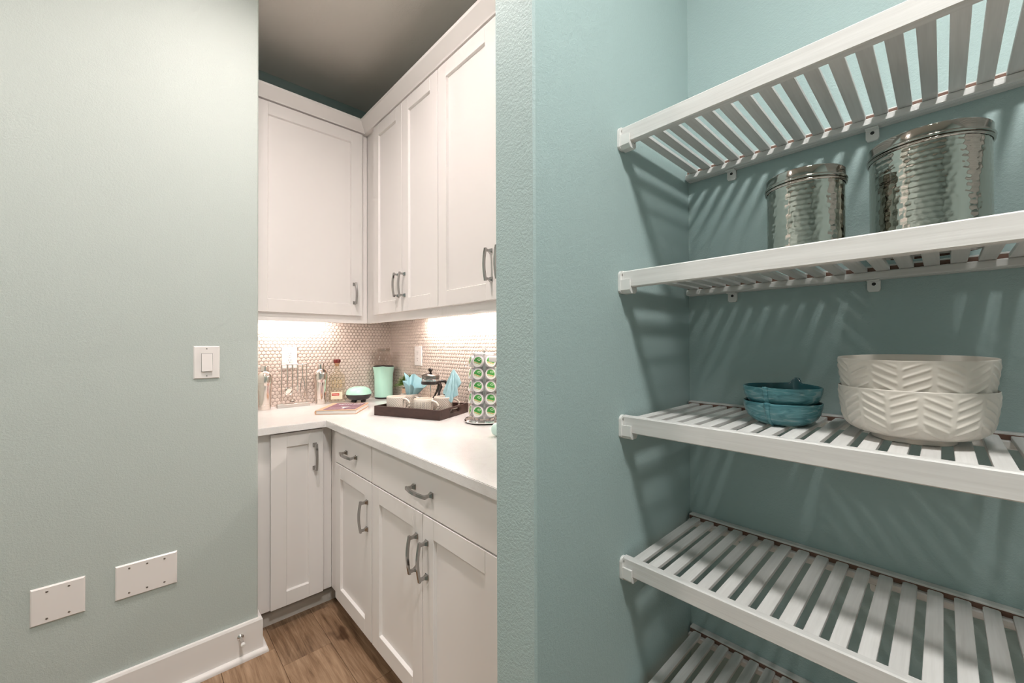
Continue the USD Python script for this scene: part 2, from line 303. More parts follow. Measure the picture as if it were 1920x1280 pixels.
def tiled(name, plaster, label, o, eu, en, width, z0, z1, near, holes):
    w = thing(name, label, 'wall', kind='structure')
    obj('plaster', plaster, M['wall'], w)
    g0 = np.array([o[0] - en[0] * .004, o[1] - en[1] * .004]); g1 = np.array([o[0] + eu[0] * width + en[0] * .0008, o[1] + eu[1] * width + en[1] * .0008])
    obj('grout_bed', bx((*g0, z0), (*g1, z1)), M['grout'], w)
    hs = [h for h in hexes(width, z0, z1) if -0.009 < h[0] < width + 0.009 and z0 - .008 < h[1] < z1 + .008]
    hs = [h for h in hs if not any(a < h[0] < b and c < h[1] < d for a, b, c, d in holes)]
    hs.sort(key=near)
    far = []
    nn = 300 if name == 'wall_alcove_left' else 0
    for i, h in enumerate(hs):
        m = tile_mesh(*h, o, eu, en, 0.0, width, z0, z1)
        if len(m.faces) < 8: continue
        m.fix_normals() if False else None
        if i < nn: obj('tile', m, M['tile'], w, smooth=40)
        else: far.append(m)
    tag(obj('tile_field', cat_(far), M['tile_far'], w, smooth=40), 'small hexagonal tiles too small to pick out singly', kind='stuff')
Z0, Z1 = CT, 1.42
tiled('wall_alcove_left', bx((XT - .1, YE, -.02), (XT - .004, YT + .1, ZC)), 'tiled wall with duplex outlet behind the cocktail shakers', (XT, YE), (0, 1), (1, 0), YT - YE, Z0, Z1,
      lambda h: abs(h[0] - 0.12) + 0.35 * abs(h[1] - 1.12), [(0.607 - YE, 0.688 - YE, 1.114, 1.240)])
tiled('wall_alcove_back', bx((XT, YT + .004, -.02), (XS - TS, YT + .1, ZC)), 'tiled wall behind the tray of mugs', (XT, YT), (1, 0), (0, -1), XS - TS - XT, Z0, Z1, lambda h: -h[0], [(-2.273 - XT, -2.186 - XT, 1.119, 1.240)])

# baseboard of the switch wall, with its return round the wall end, and shoe moulding
bb = [(0, 0), (.015, 0), (.015, .132), (.011, .140), (0, .140)]
sh = [(.015, 0), (.033, 0), (.033, .008), (.029, .015), (.023, .018), (.015, .018)]
pth = [((XL, YF), (1, 0)), ((XL, YE), (1, 1)), ((BX + .004, YE), (0, 1))]
pth[2] = ((BX + .004, YE), (0, 1))
bl = thing('baseboard_left', 'white baseboard along the teal switch wall', 'baseboard', kind='structure')
obj('board', run(bb, [((XL, -.444), (1, 0))] + pth[1:]), M['trim'], bl, smooth=25); obj('shoe_moulding', run(sh, [((XL, -.444), (1, 0))] + pth[1:]), M['trim'], bl, smooth=50)
struct('baseboard_niche', cat_([run(bb, [((XS, YS), (1, -1)), ((XS, YN), (1, -1)), ((XR, YN), (0, -1))]), run(bb, [((XS - TS, YS), (0, -1)), ((XS, YS), (1, -1))])]), M['trim'], 'white baseboard round the pantry niche', 'baseboard', 25)

# white door with casing further along the switch wall, just outside the picture
dr = thing('door_1', 'white panel door with white casing along the switch wall', 'door', kind='structure')
D0, D1, DH = -1.36, -.52, 2.05
obj('casing', cat_([bx((XL + .0005, D0 - .075, .0), (XL + .018, D0, DH + .075), .003), bx((XL + .0005, D1, .0), (XL + .018, D1 + .075, DH + .075), .003), bx((XL + .0005, D0, DH), (XL + .018, D1, DH + .075), .003)]), M['trim'], dr)
sl = obj('slab', cat_([bx((XL + .0005, D0 + .002, .006), (XL + .006, D1 - .002, DH - .002))] + [bx((XL + .004, a, .006), (XL + .012, b, DH - .002), .002) for a, b in ((D0 + .002, D0 + .11), (D1 - .11, D1 - .002))] + [bx((XL + .004, D0 + .11, a), (XL + .012, D1 - .11, b), .002) for a, b in ((.006, .22), (.95, 1.07), (DH - .12, DH - .002))]), M['trim'], dr)
obj('knob', lathe([(0, 0), (.026, 0), (.026, .006), (.010, .010), (.010, .032), (.024, .042), (.027, .052), (.020, .062), (0, .064)], 32).apply_transform(trimesh.transformations.rotation_matrix(math.pi / 2, [0, 1, 0])).apply_translation((XL + .0122, D0 + .06, .96)), M['nickel'], sl, smooth=40)

# ------------------------------------------------------------------ cabinets
def pull():                            # bow pull: along x, out along z, standing on z = 0
    L, P = 0.122, []
    c = L / 2 - 0.008
    for s in (-1, 1):
        P += [bx((s * c - .009, -.009, 0), (s * c + .009, .009, .0035), .001), hull([(s * c + a * w, b * w, z) for a in (-1, 1) for b in (-1, 1) for w, z in ((.0075, .0035), (.0045, .012))]),
              bx((s * c - .0045, -.0045, .010), (s * c + .0045, .0045, .027), .0006)]
    t = np.linspace(0, 1, 17); x = (t - .5) * L; z = .0235 + .0075 * np.sin(np.pi * t)
    R = [[(xx, -.0048, zz), (xx, .0048, zz), (xx, .0048, zz + .0075), (xx, -.0048, zz + .0075)] for xx, zz in zip(x, z)]
    b = rings(R, True, True); b.fix_normals(); P.append(b)
    return cat_(P)
PULL = pull()
def frame_of(face):                    # face: ('x', x0) looks along +x with u = y; ('y', y0) looks along -y with u = x
    k, v = face
    return (lambda u, z, d=0.0: (v + d, u, z)) if k == 'x' else (lambda u, z, d=0.0: (u, v - d, z))
def place_pull(parent, face, u, z, vertical):
    P = frame_of(face); eu = np.array([0, 1, 0]) if face[0] == 'x' else np.array([1, 0, 0]); en = np.array([1, 0, 0]) if face[0] == 'x' else np.array([0, -1, 0]); ez = np.array([0, 0, 1])
    m = basis(PULL, P(u, z), ez if vertical else eu, eu if vertical else -ez, en)
    m.fix_normals()
    obj('handle', m, M['pull'], parent, smooth=30, label='polished chrome bow handle')
def fbox(face, u0, u1, z0, z1, d0, d1, b=0.0):
    P = frame_of(face); return bx(P(u0, z0, d0), P(u1, z1, d1), b)
def shaker_door(cab, face, u0, u1, z0, z1, hu=None, hz=None, st=0.062, T=0.02):
    """Door standing proud of the frame face by T: frame of stiles and rails, a recessed panel and a pull."""
    parts = [fbox(face, u0, u0 + st, z0, z1, 0.001, T, .0012), fbox(face, u1 - st, u1, z0, z1, 0.001, T, .0012),
             fbox(face, u0 + st, u1 - st, z0, z0 + st, 0.001, T, .0012), fbox(face, u0 + st, u1 - st, z1 - st, z1, 0.001, T, .0012)]
    d = obj('door', cat_(parts), M['white'], cab, smooth=20)
    P = frame_of(face); c = .0035        # bevelled inner edge and flat panel
    R = []
    for e, dep in ((0, T - .0025), (c, T - .0105), (c + .03, T - .0105)):
        R.append([P(u0 + st + e, z0 + st + e, dep), P(u1 - st - e, z0 + st + e, dep), P(u1 - st - e, z1 - st - e, dep), P(u0 + st + e, z1 - st - e, dep)])
    pm = rings(R, True); pm.faces = np.vstack([pm.faces, [[8, 9, 10], [8, 10, 11]]])
    if face[0] == 'x': pass
    obj('panel', pm, M['white'], d, smooth=20)
    if hu is not None: place_pull(d, (face[0], face[1] + (T if face[0] == 'x' else -T)), hu, hz, True)
    return d
def drawer_front(cab, face, u0, u1, z0, z1, hu, hz, T=0.02):
    d = obj('drawer_front', fbox(face, u0, u1, z0, z1, 0.001, T, .002), M['white'], cab, smooth=20)
    place_pull(d, (face[0], face[1] - T), hu, hz, False)

G = .0015
DB, DT, DRB = 0.096, 0.712, 0.716      # lower door bottom/top, drawer bottom
TOP = CT - .030
# left base cabinet (blind corner)
c = thing('base_cabinet', 'white base cabinet with one narrow shaker door, left of the corner', 'cabinet')
obj('carcass', bx((XT, YE + .001, .09), (BX - .02, YT, TOP)), M['white'], c)
obj('face_frame', cat_([bx((BX - .02, YE + .001, .09), (BX, .430, TOP), .0008), bx((BX - .02, .430, .09), (BX, .632, .125)), bx((BX - .02, .430, .83), (BX, .632, TOP)), bx((BX - .02, .632, .09), (BX, BY, TOP), .0008)]), M['white'], c)
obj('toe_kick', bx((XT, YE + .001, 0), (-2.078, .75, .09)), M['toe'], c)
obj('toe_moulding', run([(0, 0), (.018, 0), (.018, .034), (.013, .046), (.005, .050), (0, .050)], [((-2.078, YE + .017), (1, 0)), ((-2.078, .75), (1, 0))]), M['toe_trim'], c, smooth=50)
shaker_door(c, ('x', BX), .4235, .640, DB, .858, .602, .735)
# right base cabinets
def base(label, u0, u1, left_fill):
    c = thing('base_cabinet', label, 'cabinet')
    obj('carcass', bx((u0, BY + .02, .09), (u1, YT, TOP)), M['white'], c)
    obj('face_frame', cat_([bx((u0, BY, .09), (left_fill, BY + .02, TOP), .0008), bx((left_fill, BY, .09), (u1, BY + .02, .12)), bx((left_fill, BY, TOP - .03), (u1, BY + .02, TOP)), bx((left_fill, BY, DRB - .02), (u1, BY + .02, DRB + .012)), bx((u1 - .03, BY, .09), (u1, BY + .02, TOP))]), M['white'], c)
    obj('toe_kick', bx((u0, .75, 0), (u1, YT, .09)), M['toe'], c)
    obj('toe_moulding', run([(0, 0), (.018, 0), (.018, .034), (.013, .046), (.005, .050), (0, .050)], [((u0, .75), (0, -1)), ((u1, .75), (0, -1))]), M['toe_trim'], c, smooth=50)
    return c
FY = ('y', BY)
c = base('white base cabinet with one drawer over one shaker door, beside the inner corner', BX + .0005, -1.5135, -1.92)
shaker_door(c, FY, -1.905, -1.5165, DB, DT, -1.553, .578)
drawer_front(c, FY, -1.905, -1.5165, DRB, TOP - .008, -1.713, .784)
c = base('wide white base cabinet with one long drawer over two shaker doors', -1.5130, XS - TS - .001, -1.49)
shaker_door(c, FY, -1.511, -1.1355, DB, DT, -1.168, .578); shaker_door(c, FY, -1.1325, -.757, DB, DT, -1.105, .578)
drawer_front(c, FY, -1.511, -.757, DRB, TOP - .008, -1.130, .787)

# countertop
cp = Polygon([(XT + .0006, YE + .001), (-1.965, YE + .001), (-1.965, .643), (XS - TS - .001, .643), (XS - TS - .001, YT - .0006), (XT + .0006, YT - .0006)])
ctm = ext(cp, TOP + .0005, CT - .002); top2 = ext(cp.buffer(-.002, join_style=2), CT - .002, CT)
R = []
for bb_, z in ((0.0, CT - .002), (-.002, CT)):
    R.append([(x, y, z) for x, y in list(cp.buffer(bb_, join_style=2).exterior.coords)[:-1]] if bb_ else [(x, y, z) for x, y in list(cp.exterior.coords)[:-1]])
tag(obj('countertop', cat_([ctm, top2]), M['quartz'], smooth=20), 'L-shaped white speckled quartz countertop over the base cabinets', 'countertop')

# wall cabinets
UB, UT = 1.3755, 2.48
def wall_cab(label, face, u0, u1, depth, doors, lf, rf):
    c = thing('wall_cabinet', label, 'cabinet')
    obj('carcass', fbox(face, u0, u1, UB + .046, UT, -depth, -.02), M['white'], c)
    obj('face_frame', cat_([fbox(face, u0, lf, UB, UT, -.02, 0, .0008), fbox(face, rf, u1, UB, UT, -.02, 0, .0008), fbox(face, lf, rf, UB, UB + .058, -.02, 0), fbox(face, lf, rf, UT - .04, UT, -.02, 0)]), M['white'], c)
    for a, b, hu, hz in doors: shaker_door(c, face, a, b, 1.4175, 2.470, hu, hz, st=.064)
    return c
wall_cab('white wall cabinet with one tall shaker door, left of the corner', ('x', UX), YE + .001, UY - .0005, UX - XT, [(.408, .9505, .904, 1.543)], .43, .93)
wall_cab('white wall cabinet with two tall narrow shaker doors beside the corner', ('y', UY), UX + .0003, -1.517, YT - UY, [(-2.1805, -1.8500, -1.878, 1.551), (-1.8470, -1.5185, -1.818, 1.548)], -2.16, -1.54)
wall_cab('white wall cabinet with wide shaker door next to the teal wall end', ('y', UY), -1.5165, XS - TS - .001, YT - UY, [(-1.5145, -1.122, -1.152, 1.547), (-1.119, -.700, -1.089, 1.547)], -1.49, -.72)
crown = [(0.0, 2.478), (.0225, 2.478), (.025, 2.486), (.060, 2.525), (.062, 2.536), (0.0, 2.536)]
cr = thing('trim_1', 'white crown moulding on top of the wall cabinets', 'crown moulding', kind='structure')
obj('moulding', run(crown, [((UX, YE + .001), (1, 0)), ((UX, UY), (1, -1)), ((XS - TS - .001, UY), (0, -1))]), M['white'], cr, smooth=25)
obj('cabinet_top', cat_([bx((XT, YE + .001, 2.481), (UX, YT, 2.50)), bx((UX, UY, 2.481), (XS - TS - .001, YT, 2.50))]), M['white'], cr)

# under-cabinet strip lights (hidden behind the face frames' lower edge)
def strip(label, lo, hi):
    t = thing('strip_light', label, 'light')
    lo, hi = np.array(lo), np.array(hi)
    obj('housing', bx(lo, hi, .002), M['lamp_body'], t)
    e = .003; obj('lens', bx((lo[0] + e, lo[1] + e, lo[2] - .0025), (hi[0] - e, hi[1] - e, lo[2] - .0002)), M['strip_lens'], t)
zs = UB + .046
strip('slim LED strip light under the left wall cabinet', (XT + .068, .42, zs - .012), (XT + .085, .86, zs - .0004))
strip('slim LED strip light under the right wall cabinets', (-2.10, YT - .084, zs - .012), (-1.10, YT - .067, zs - .0004))

# ceiling lights
for i, (x, y, r, dep, lab) in enumerate(LAMPS):
    t = thing('ceiling_light', lab, 'light', (x, y, ZC))
    obj('rim', lathe([(r, 0), (r + .022, 0), (r + .022, -.004), (r + .012, -.009 if dep else -.016), (r, -.009 if dep else -.016), (r, -.002)], 48), M['lamp_body'], t, smooth=40)
    if dep: obj('baffle', lathe([(r + .003, dep + .01), (r + .003, 0), (r, 0), (r, dep + .01)], 48), M['lamp_body'], t, smooth=40)
    h = dep - .010 if not dep else dep
    obj('lens', lathe([(0, h), (r, h), (r, h - .004), (0, h - .004)], 48), M['pantry_lens' if i == 0 else 'hall_lens'], t)

# ------------------------------------------------------------------ switch, blank plates, outlets, door stop
def wall_plate(face, u0, u1, z0, z1, T=.006):
    P = frame_of(face); R = []
    for e, d in ((0, 0.0002), (0, .0025), (.0035, T)): R.append([P(u0 + e, z0 + e, d), P(u1 - e, z0 + e, d), P(u1 - e, z1 - e, d), P(u0 + e, z1 - e, d)])
    m = rings(R, True, True); m.fix_normals(); return m
def screw_on(parent, face, u, z, d, r=.0032):
    P = frame_of(face); m = cat_([cyl(P(u, z, d - .001), P(u, z, d + .0012), r, 16, .0006)])
    s = obj('screw', m, M['screw'], parent)
    a = .4 + u * 90; du, dz = math.cos(a) * r * .8, math.sin(a) * r * .8
    obj('slot', tube([P(u - du, z - dz, d + .0010), P(u + du, z + dz, d + .0010)], .0006, 6), M['hole'], s)
FL = ('x', XL)
t = thing('light_switch', 'white rocker light switch on the pale teal wall', 'light switch')
obj('cover_plate', wall_plate(FL, .1525, .2325, 1.1235, 1.2475), M['plate'], t)
obj('rocker_surround', fbox(FL, .1755, .2100, 1.1505, 1.2200, .0055, .0070, .0004), M['plate_gap'], t)
rk = hull([frame_of(FL)(u, z, d) for u in (.1765, .2090) for z, d in ((1.1515, .006), (1.219, .006), (1.219, .0085), (1.187, .0092), (1.1515, .0135))])
obj('rocker', rk, M['plate'], t, smooth=15)
for z in (1.134, 1.237): screw_on(t, FL, .1925, z, .006, .0022)
def blank(label, u0, u1, z0, z1, screws):
    t = thing('blank_plate', label, 'wall plate', group='blank plates low on the switch wall')
    obj('cover_plate', wall_plate(FL, u0, u1, z0, z1, .0065), M['plate'], t)
    for u, z in screws: screw_on(t, FL, u, z, .0065)
blank('square-ish white blank wall plate with four screws, low on the teal wall', -.241, -.124, .3843, .4985, [(-.206, .483), (-.1595, .483), (-.206, .3995), (-.159, .3995)])
blank('wide white blank wall plate with six screws, nearest the cabinets', -.0545, .1072, .3845, .4998, [(u, z) for u in (-.02, .026, .072) for z in (.4015, .485)])
def outlet(label, face, u0, u1, z0, z1, deco):
    t = thing('power_outlet', label, 'outlet'); P = frame_of(face)
    obj('cover_plate', wall_plate(face, u0, u1, z0, z1), M['plate'], t)
    cu, cz = (u0 + u1) / 2, (z0 + z1) / 2; sl = []
    if deco: obj('receptacle', fbox(face, cu - .0165, cu + .0165, cz - .034, cz + .034, .0055, .0075, .0006), M['plate'], t)
    for s in (-1, 1):
        zc = cz + s * .0195
        if not deco: obj('receptacle', cyl(P(cu, zc, .005), P(cu, zc, .0078), .0165, 28, .0008), M['plate'], t)
        sl += [fbox(face, cu + a - .001, cu + a + .001, zc + .001, zc + .009, .007, .0082) for a in (-.0063, .0063)] + [cyl(P(cu, zc - .007, .007), P(cu, zc - .007, .0082), .0023, 10)]
    obj('slots', cat_(sl), M['plate_gap'], t); screw_on(t, face, cu, cz, .006, .002)
outlet('white duplex outlet on the tiles behind the bar tool stand', ('x', XT + .004), .607, .688, 1.114, 1.240, False)
outlet('white outlet on the tiles above the coffee press', ('y', YT - .004), -2.273, -2.186, 1.119, 1.240, True)
t = thing('door_stop', 'brushed nickel door stop with white tip on the baseboard', 'door stop', (XL + .015, .300, .096))
obj('flange', lathe([(0, 0), (.011, 0), (.011, .002), (.006, .006), (0, .006)], 24).apply_transform(trimesh.transformations.rotation_matrix(math.pi / 2, [0, 1, 0])), M['nickel'], t)
obj('rod', cyl((.004, 0, 0), (.048, 0, -.001), .0052, 20, .001), M['nickel'], t)
obj('tip', cyl((.048, 0, -.001), (.062, 0, -.001), .0075, 20, .003), M['bracket'], t, label='white rubber tip')

# ------------------------------------------------------------------ slatted shelves
SX0, SX1, SYF = -.527, XR - .003, .850
def shelf(label, z):
    """origin: top of the shelf at the wall's foot line; everything in world x, y with z relative to the shelf top"""
    t = thing('slatted_shelf', label, 'shelf', (0, 0, z))
    prof = [(SYF, -.0375), (SYF, -.0025), (SYF + .0025, 0), (SYF + .016, 0), (SYF + .019, -.003), (SYF + .019, -.0375 + .002), (SYF + .017, -.0395), (SYF + .002, -.0395)]
    m = rings([[(x, y, zz) for y, zz in prof] for x in (SX0, SX1)], True, True); m.fix_normals()
    obj('front_rail', m, M['rail_wood'], t, smooth=35)
    x = -.5120; n = 0
    while x + .0229 < SX1 - .004:
        ya, yb = SYF + .0185, 1.2115
        pl = Polygon([(x, ya), (x + .0229, ya), (x + .0229, yb - .004), (x + .0205, yb), (x + .0024, yb), (x, yb - .004)])
        s = ext(pl.buffer(-.0008, join_style=2), -.0137, -.0053)
        s2 = ext(pl, -.0130, -.0060)
        obj('slat', hull(np.vstack([s.vertices, s2.vertices])), M['slat_wood'], t, smooth=20)
        x += .03735; n += 1
    z0, z1 = -.0310, 0.0
    obj('back_rail', bx((SX0 + .002, 1.2135, z0), (SX1, YN - .0004, z1), .002), M['rail_wood'], t, smooth=25)
    obj('ledge', bx((SX0 + .002, 1.2005, z0 + .0005), (SX1, 1.2138, -.0139), .0025), M['rail_wood'], t, smooth=25)
    obj('groove', bx((SX0 + .004, 1.2126, -.0138), (SX1 - .002, 1.2139, -.0040)), M['bare_wood'], t, label='bare dark brown wood between the slat ends')
    # end bracket on the partition: rounded backplate, cradle, screw
    a = np.linspace(0, np.pi, 13); yc, h = SYF + .004, .0135
    pl = [(yc + h * np.cos(q), -.0105 + h * .9 * np.sin(q)) for q in a] + [(yc - h * np.cos(q), -.046 - h * .55 * np.sin(q)) for q in a]
    bp = ext(Polygon(pl).buffer(0), 0, .006)
    bp = trimesh.Trimesh(bp.vertices[:, [2, 0, 1]] + [XS + .0003, 0, 0], bp.faces); bp.fix_normals()
    br = obj('end_bracket', bp, M['bracket'], t, smooth=35)
    cr_ = Polygon([(SYF - .007, -.0215), (SYF - .001, -.0215), (SYF - .001, -.0402), (SYF + .021, -.0402), (SYF + .021, -.030), (SYF + .025, -.030), (SYF + .025, -.048), (SYF + .019, -.054), (SYF + .001, -.054), (SYF - .007, -.046)])
    ck = ext(cr_, .005, .030); ck = trimesh.Trimesh(ck.vertices[:, [2, 0, 1]] + [XS, 0, 0], ck.faces); ck.fix_normals()
    obj('cradle', ck, M['bracket'], br, smooth=25)
    obj('screw', cat_([cyl((XS + .0058, yc - .0030, -.0085), (XS + .0078, yc - .0030, -.0085), .0036, 16, .001)]), M['screw'], br)
    for cx in (-.405, -.107, .190, .49, .79, 1.09, 1.39):   # wall clips under the back rail
        k = ext(Polygon([(cx - .0115, z0 + .001), (cx + .0115, z0 + .001), (cx + .0115, z0 - .021), (cx + .0085, z0 - .026), (cx - .0085, z0 - .026), (cx - .0115, z0 - .021)]), 0, .007)
        k = trimesh.Trimesh(k.vertices[:, [0, 2, 1]] * [1, -1, 1] + [0, YN - .0003, 0], k.faces); k.fix_normals()
        ck = obj('wall_clip', cat_([k, bx((cx - .0115, 1.2125, z0 - .003), (cx + .0115, YN - .001, z0 + .0005), .0008)]), M['bracket'], t, smooth=25)
        obj('hole', cyl((cx, YN - .0070, z0 - .0085), (cx, YN - .0080, z0 - .0085), .0036, 14), M['hole'], ck)
    return t
GS = None
SH = [1.7700, 1.4245, 1.0790, .7415, .4050]
s1 = shelf('uppermost white slatted wood shelf, with nothing on it', SH[0])
copy(s1, 'white slatted wood shelf carrying the two steel canisters', (0, 0, SH[1]))
copy(s1, 'white slatted wood shelf carrying the blue and white bowls', (0, 0, SH[2]))
copy(s1, 'empty white slatted wood shelf directly below the one with bowls', (0, 0, SH[3]))
copy(s1, 'lowest white slatted wood shelf, cut off by the picture bottom', (0, 0, SH[4]))

# ------------------------------------------------------------------ things on the shelves
def grid_lathe(prof, n, disp=None, twist=None):   # dense lathe with displacement(theta, arc, r, z) along the normal
    p = np.asarray(prof, float); a = np.linspace(0, 2 * np.pi, n, endpoint=False)
    s = np.r_[0, np.cumsum(np.linalg.norm(np.diff(p, axis=0), axis=1))]
    t = np.gradient(p, axis=0); t /= np.linalg.norm(t, axis=1, keepdims=True) + 1e-12; nr, nz = t[:, 1], -t[:, 0]
    A, S = np.meshgrid(a, s); Rr = np.repeat(p[:, :1], n, 1); Zz = np.repeat(p[:, 1:2], n, 1)
    d = disp(A, S, Rr, Zz) if disp else 0 * A
    Rr = Rr + d * nr[:, None]; Zz = Zz + d * nz[:, None]
    return rings(np.stack([Rr * np.cos(A), Rr * np.sin(A), Zz], -1), True), d
def resample(prof, step):
    p = np.asarray(prof, float); out = [p[0]]
    for a, b in zip(p[:-1], p[1:]):
        k = max(1, int(np.ceil(np.linalg.norm(b - a) / step))); out += [a + (b - a) * i / k for i in range(1, k + 1)]
    return np.array(out)
def hammered(r, ph, pw=.0115, depth=.00050):
    def f(A, S, R, Z):
        row = S / ph; j = np.floor(row); nc = max(8, round(2 * np.pi * r / pw)); col = A / (2 * np.pi) * nc + .5 * (j % 2) + .18 * np.sin(j * 2.3)
        du, dv = (col - np.floor(col) - .5) * pw, (row - j - .5) * ph
        q = np.sqrt((du / (pw * .62)) ** 2 + (dv / (ph * .62)) ** 2)
        edge = smoothstep(0, .006, S) * smoothstep(0, .004, S.max() - S)
        return -depth * np.clip(1 - q * q, 0, 1) * edge
    return f
def canister(label, x, y, r, h, z):
    t = thing('canister', label, 'canister', (x, y, z), group='hammered steel canisters')
    b, _ = grid_lathe(resample([(r, .003), (r, h - .020)], .0022), 220, hammered(r, .0098))
    base = lathe([(0, .0), (r - .004, .0), (r, .003)], 96)
    obj('body', cat_([b, base]), M['steel'], t, smooth=60)
    k = h - .020
    lid = obj('lid', lathe([(r + .0005, k - .004), (r + .0035, k - .003), (r + .0045, k - .0005), (r + .0035, k + .002), (r + .0015, k + .003), (r + .0015, h - .003), (r - .0005, h - .0006), (r - .006, h), (0, h)], 128), M['lid_steel'], t, smooth=45)
    obj('rim_bead', lathe([(r + .0004, k - .0085), (r + .0030, k - .0075), (r + .0036, k - .006), (r + .0028, k - .0045), (r + .0004, k - .004)], 128), M['lid_steel'], lid, smooth=60)
zt = SH[1] - .0050
canister('small hammered steel lidded canister on the left of the pair', -.1886, .9822, .0640, .166, zt)
canister('large hammered steel lidded canister on the right of the pair', -.0187, 1.0700, .0800, .206, zt)

def white_bowl(label, x, y, z, rot, tilt=0.0):
    t = thing('serving_bowl', label, 'bowl', (x, y, z), 0, group='white herringbone bowls')
    if tilt: UsdGeom.Xformable(t).AddRotateXOp().Set(tilt)
    if rot: UsdGeom.Xformable(t).AddRotateZOp(opSuffix='turn').Set(float(rot))
    out = [(.0545, .0), (.0565, .0015), (.0575, .008), (.0605, .0105)] + [(.0605 + .0404 * math.sin(q) ** .9, .0105 + .036 * (1 - math.cos(q))) for q in np.linspace(.12, 1.45, 14)] + [(.1030, .060), (.1054, .080), (.1056, .0945)]
    inn = [(.1044, .0962), (.1034, .0945), (.1025, .080), (.0980, .055), (.089, .028), (.070, .0165), (.03, .0145), (0.0, .0145)]
    N = 16
    def f(A, S, R, Z):
        u = A / (2 * np.pi) * N; c = np.floor(u); s = u - c; sg = np.where(c % 2 == 0, 1.0, -1.0)
        ph = (Z + sg * (s - .5) * .020 + .002 * np.sin(c * 3)) / .0140; w = ph - np.floor(ph)
        saw = np.exp(-((w - .5) / .17) ** 2)
        mask = smoothstep(.04, .16, s) * smoothstep(.04, .16, 1 - s) * smoothstep(.013, .024, Z) * smoothstep(.0945, .087, Z)
        return (saw - .5) * .0017 * mask - .0004
    o, _ = grid_lathe(resample(out, .0012), 448, f)
    obj('bowl_wall', o, M['ivory'], t, smooth=True)
    obj('inside', lathe([(.1052, .0945), (.1050, .0958)] + inn, 128), M['ivory'], t, smooth=50)
    obj('foot_ring', lathe([(0, .002), (.050, .002), (.0515, 0), (.0545, 0)], 96), M['ivory'], t, smooth=40)
zb = SH[2] - .0051
white_bowl('lower of the two stacked white herringbone bowls', -.0402, 1.0400, zb, 8)
white_bowl('upper of the two stacked white herringbone bowls', -.0402, 1.0400, zb + .0540, 17, 1.8)

def blue_bowl(label, x, y, z, rot, ridge):
    t = thing('leaf_bowl', label, 'bowl', (x, y, z), rot, group='blue leaf-shaped bowls')
    n = 160; a = np.linspace(0, 2 * np.pi, n, endpoint=False)
    da = (a + np.pi) % (2 * np.pi) - np.pi; db = np.abs((a - np.pi + np.pi) % (2 * np.pi) - np.pi)
    db = np.abs(((a - np.pi) + np.pi) % (2 * np.pi) - np.pi)
    rid = np.exp(-(da / .075) ** 2); tab = np.exp(-(db / .13) ** 4); slope = np.exp(-(db / .42) ** 2)
    def ring(r, zf, k=1.0, thick=0.0):
        z = zf * (.050 + .004 * np.cos(da * 2) * 0 + .0115 * tab * zf ** 3 + .003 * slope * zf + .003 * rid * (zf > .8))
        rr = r * (1 + .012 * np.cos(3 * a) * 0) * (1 + .045 * np.cos(a) * 0) + k * .0042 * rid * (0.5 + .5 * zf) + .006 * tab * zf * k
        rr = rr + .0006 * k * np.sin(a * 14 + zf * 7) * np.sin(zf * 3.0)
        return np.stack([rr * np.cos(a), rr * np.sin(a), z], 1)
    prof = [(.012, 0.0), (.034, 0.0), (.043, .03), (.055, .16), (.0640, .34), (.0700, .55), (.0725, .76), (.0736, .93), (.0734, .985), (.0722, 1.0)]
    obj('bowl_wall', rings([ring(.0006, 0.0)] + [ring(r, zf) for r, zf in prof], True), M['blue'], t, smooth=60)
    inn = [(.0722, 1.0), (.0702, .985), (.0695, .90), (.0670, .62), (.059, .38), (.046, .20), (.025, .12), (.002, .11)]
    obj('inside', rings([ring(r, zf, .5) for r, zf in inn], True), M['blue_in'], t, smooth=60, label='darker teal glazed inside')
    xs = np.linspace(0.02, .99, 14); P = [(np.interp(q, [p[1] for p in prof], [p[0] for p in prof]) + .0030, 0.0, q * .0520 + .0005) for q in xs]
    obj('ridge', tube(P, np.linspace(.0030, .0056, 14), 10), M['blue'], t, smooth=True, label='raised rib down the front')
    return t
blue_bowl('lower of the two stacked blue leaf-shaped bowls', -.2440, 1.0400, zb, -97, 0)
blue_bowl('upper of the two stacked blue leaf-shaped bowls', -.2440, 1.0395, zb + .0330, -99, 0)

# ------------------------------------------------------------------ things on the counter
Z = CT
def shaker(label, x, y, rz=0):
    t = thing('cocktail_shaker', label, 'cocktail shaker', (x, y, Z), rz, group='cocktail shakers')
    obj('tumbler', lathe([(0, 0), (.029, 0), (.0300, .002), (.0302, .026), (.0308, .0275), (.0302, .029), (.0345, .128), (.0372, .142), (.0376, .147)], 64), M['rose'], t, smooth=40)
    obj('strainer_top', lathe([(.0376, .1472), (.0384, .150), (.0384, .178), (.0372, .187), (.0300, .200), (.0215, .2075), (.0195, .2095)], 64), M['rose'], t, smooth=40)
    obj('cap', lathe([(.0205, .2098), (.0208, .212), (.0200, .236), (.0180, .2395), (0, .2402)], 48), M['rose'], t, smooth=40)
    return t
sk = shaker('polished steel cocktail shaker at the left end of the counter', -2.530, .507)
copy(sk, 'polished steel cocktail shaker between the bar tool stand and the bottle', (-2.540, .800, Z))
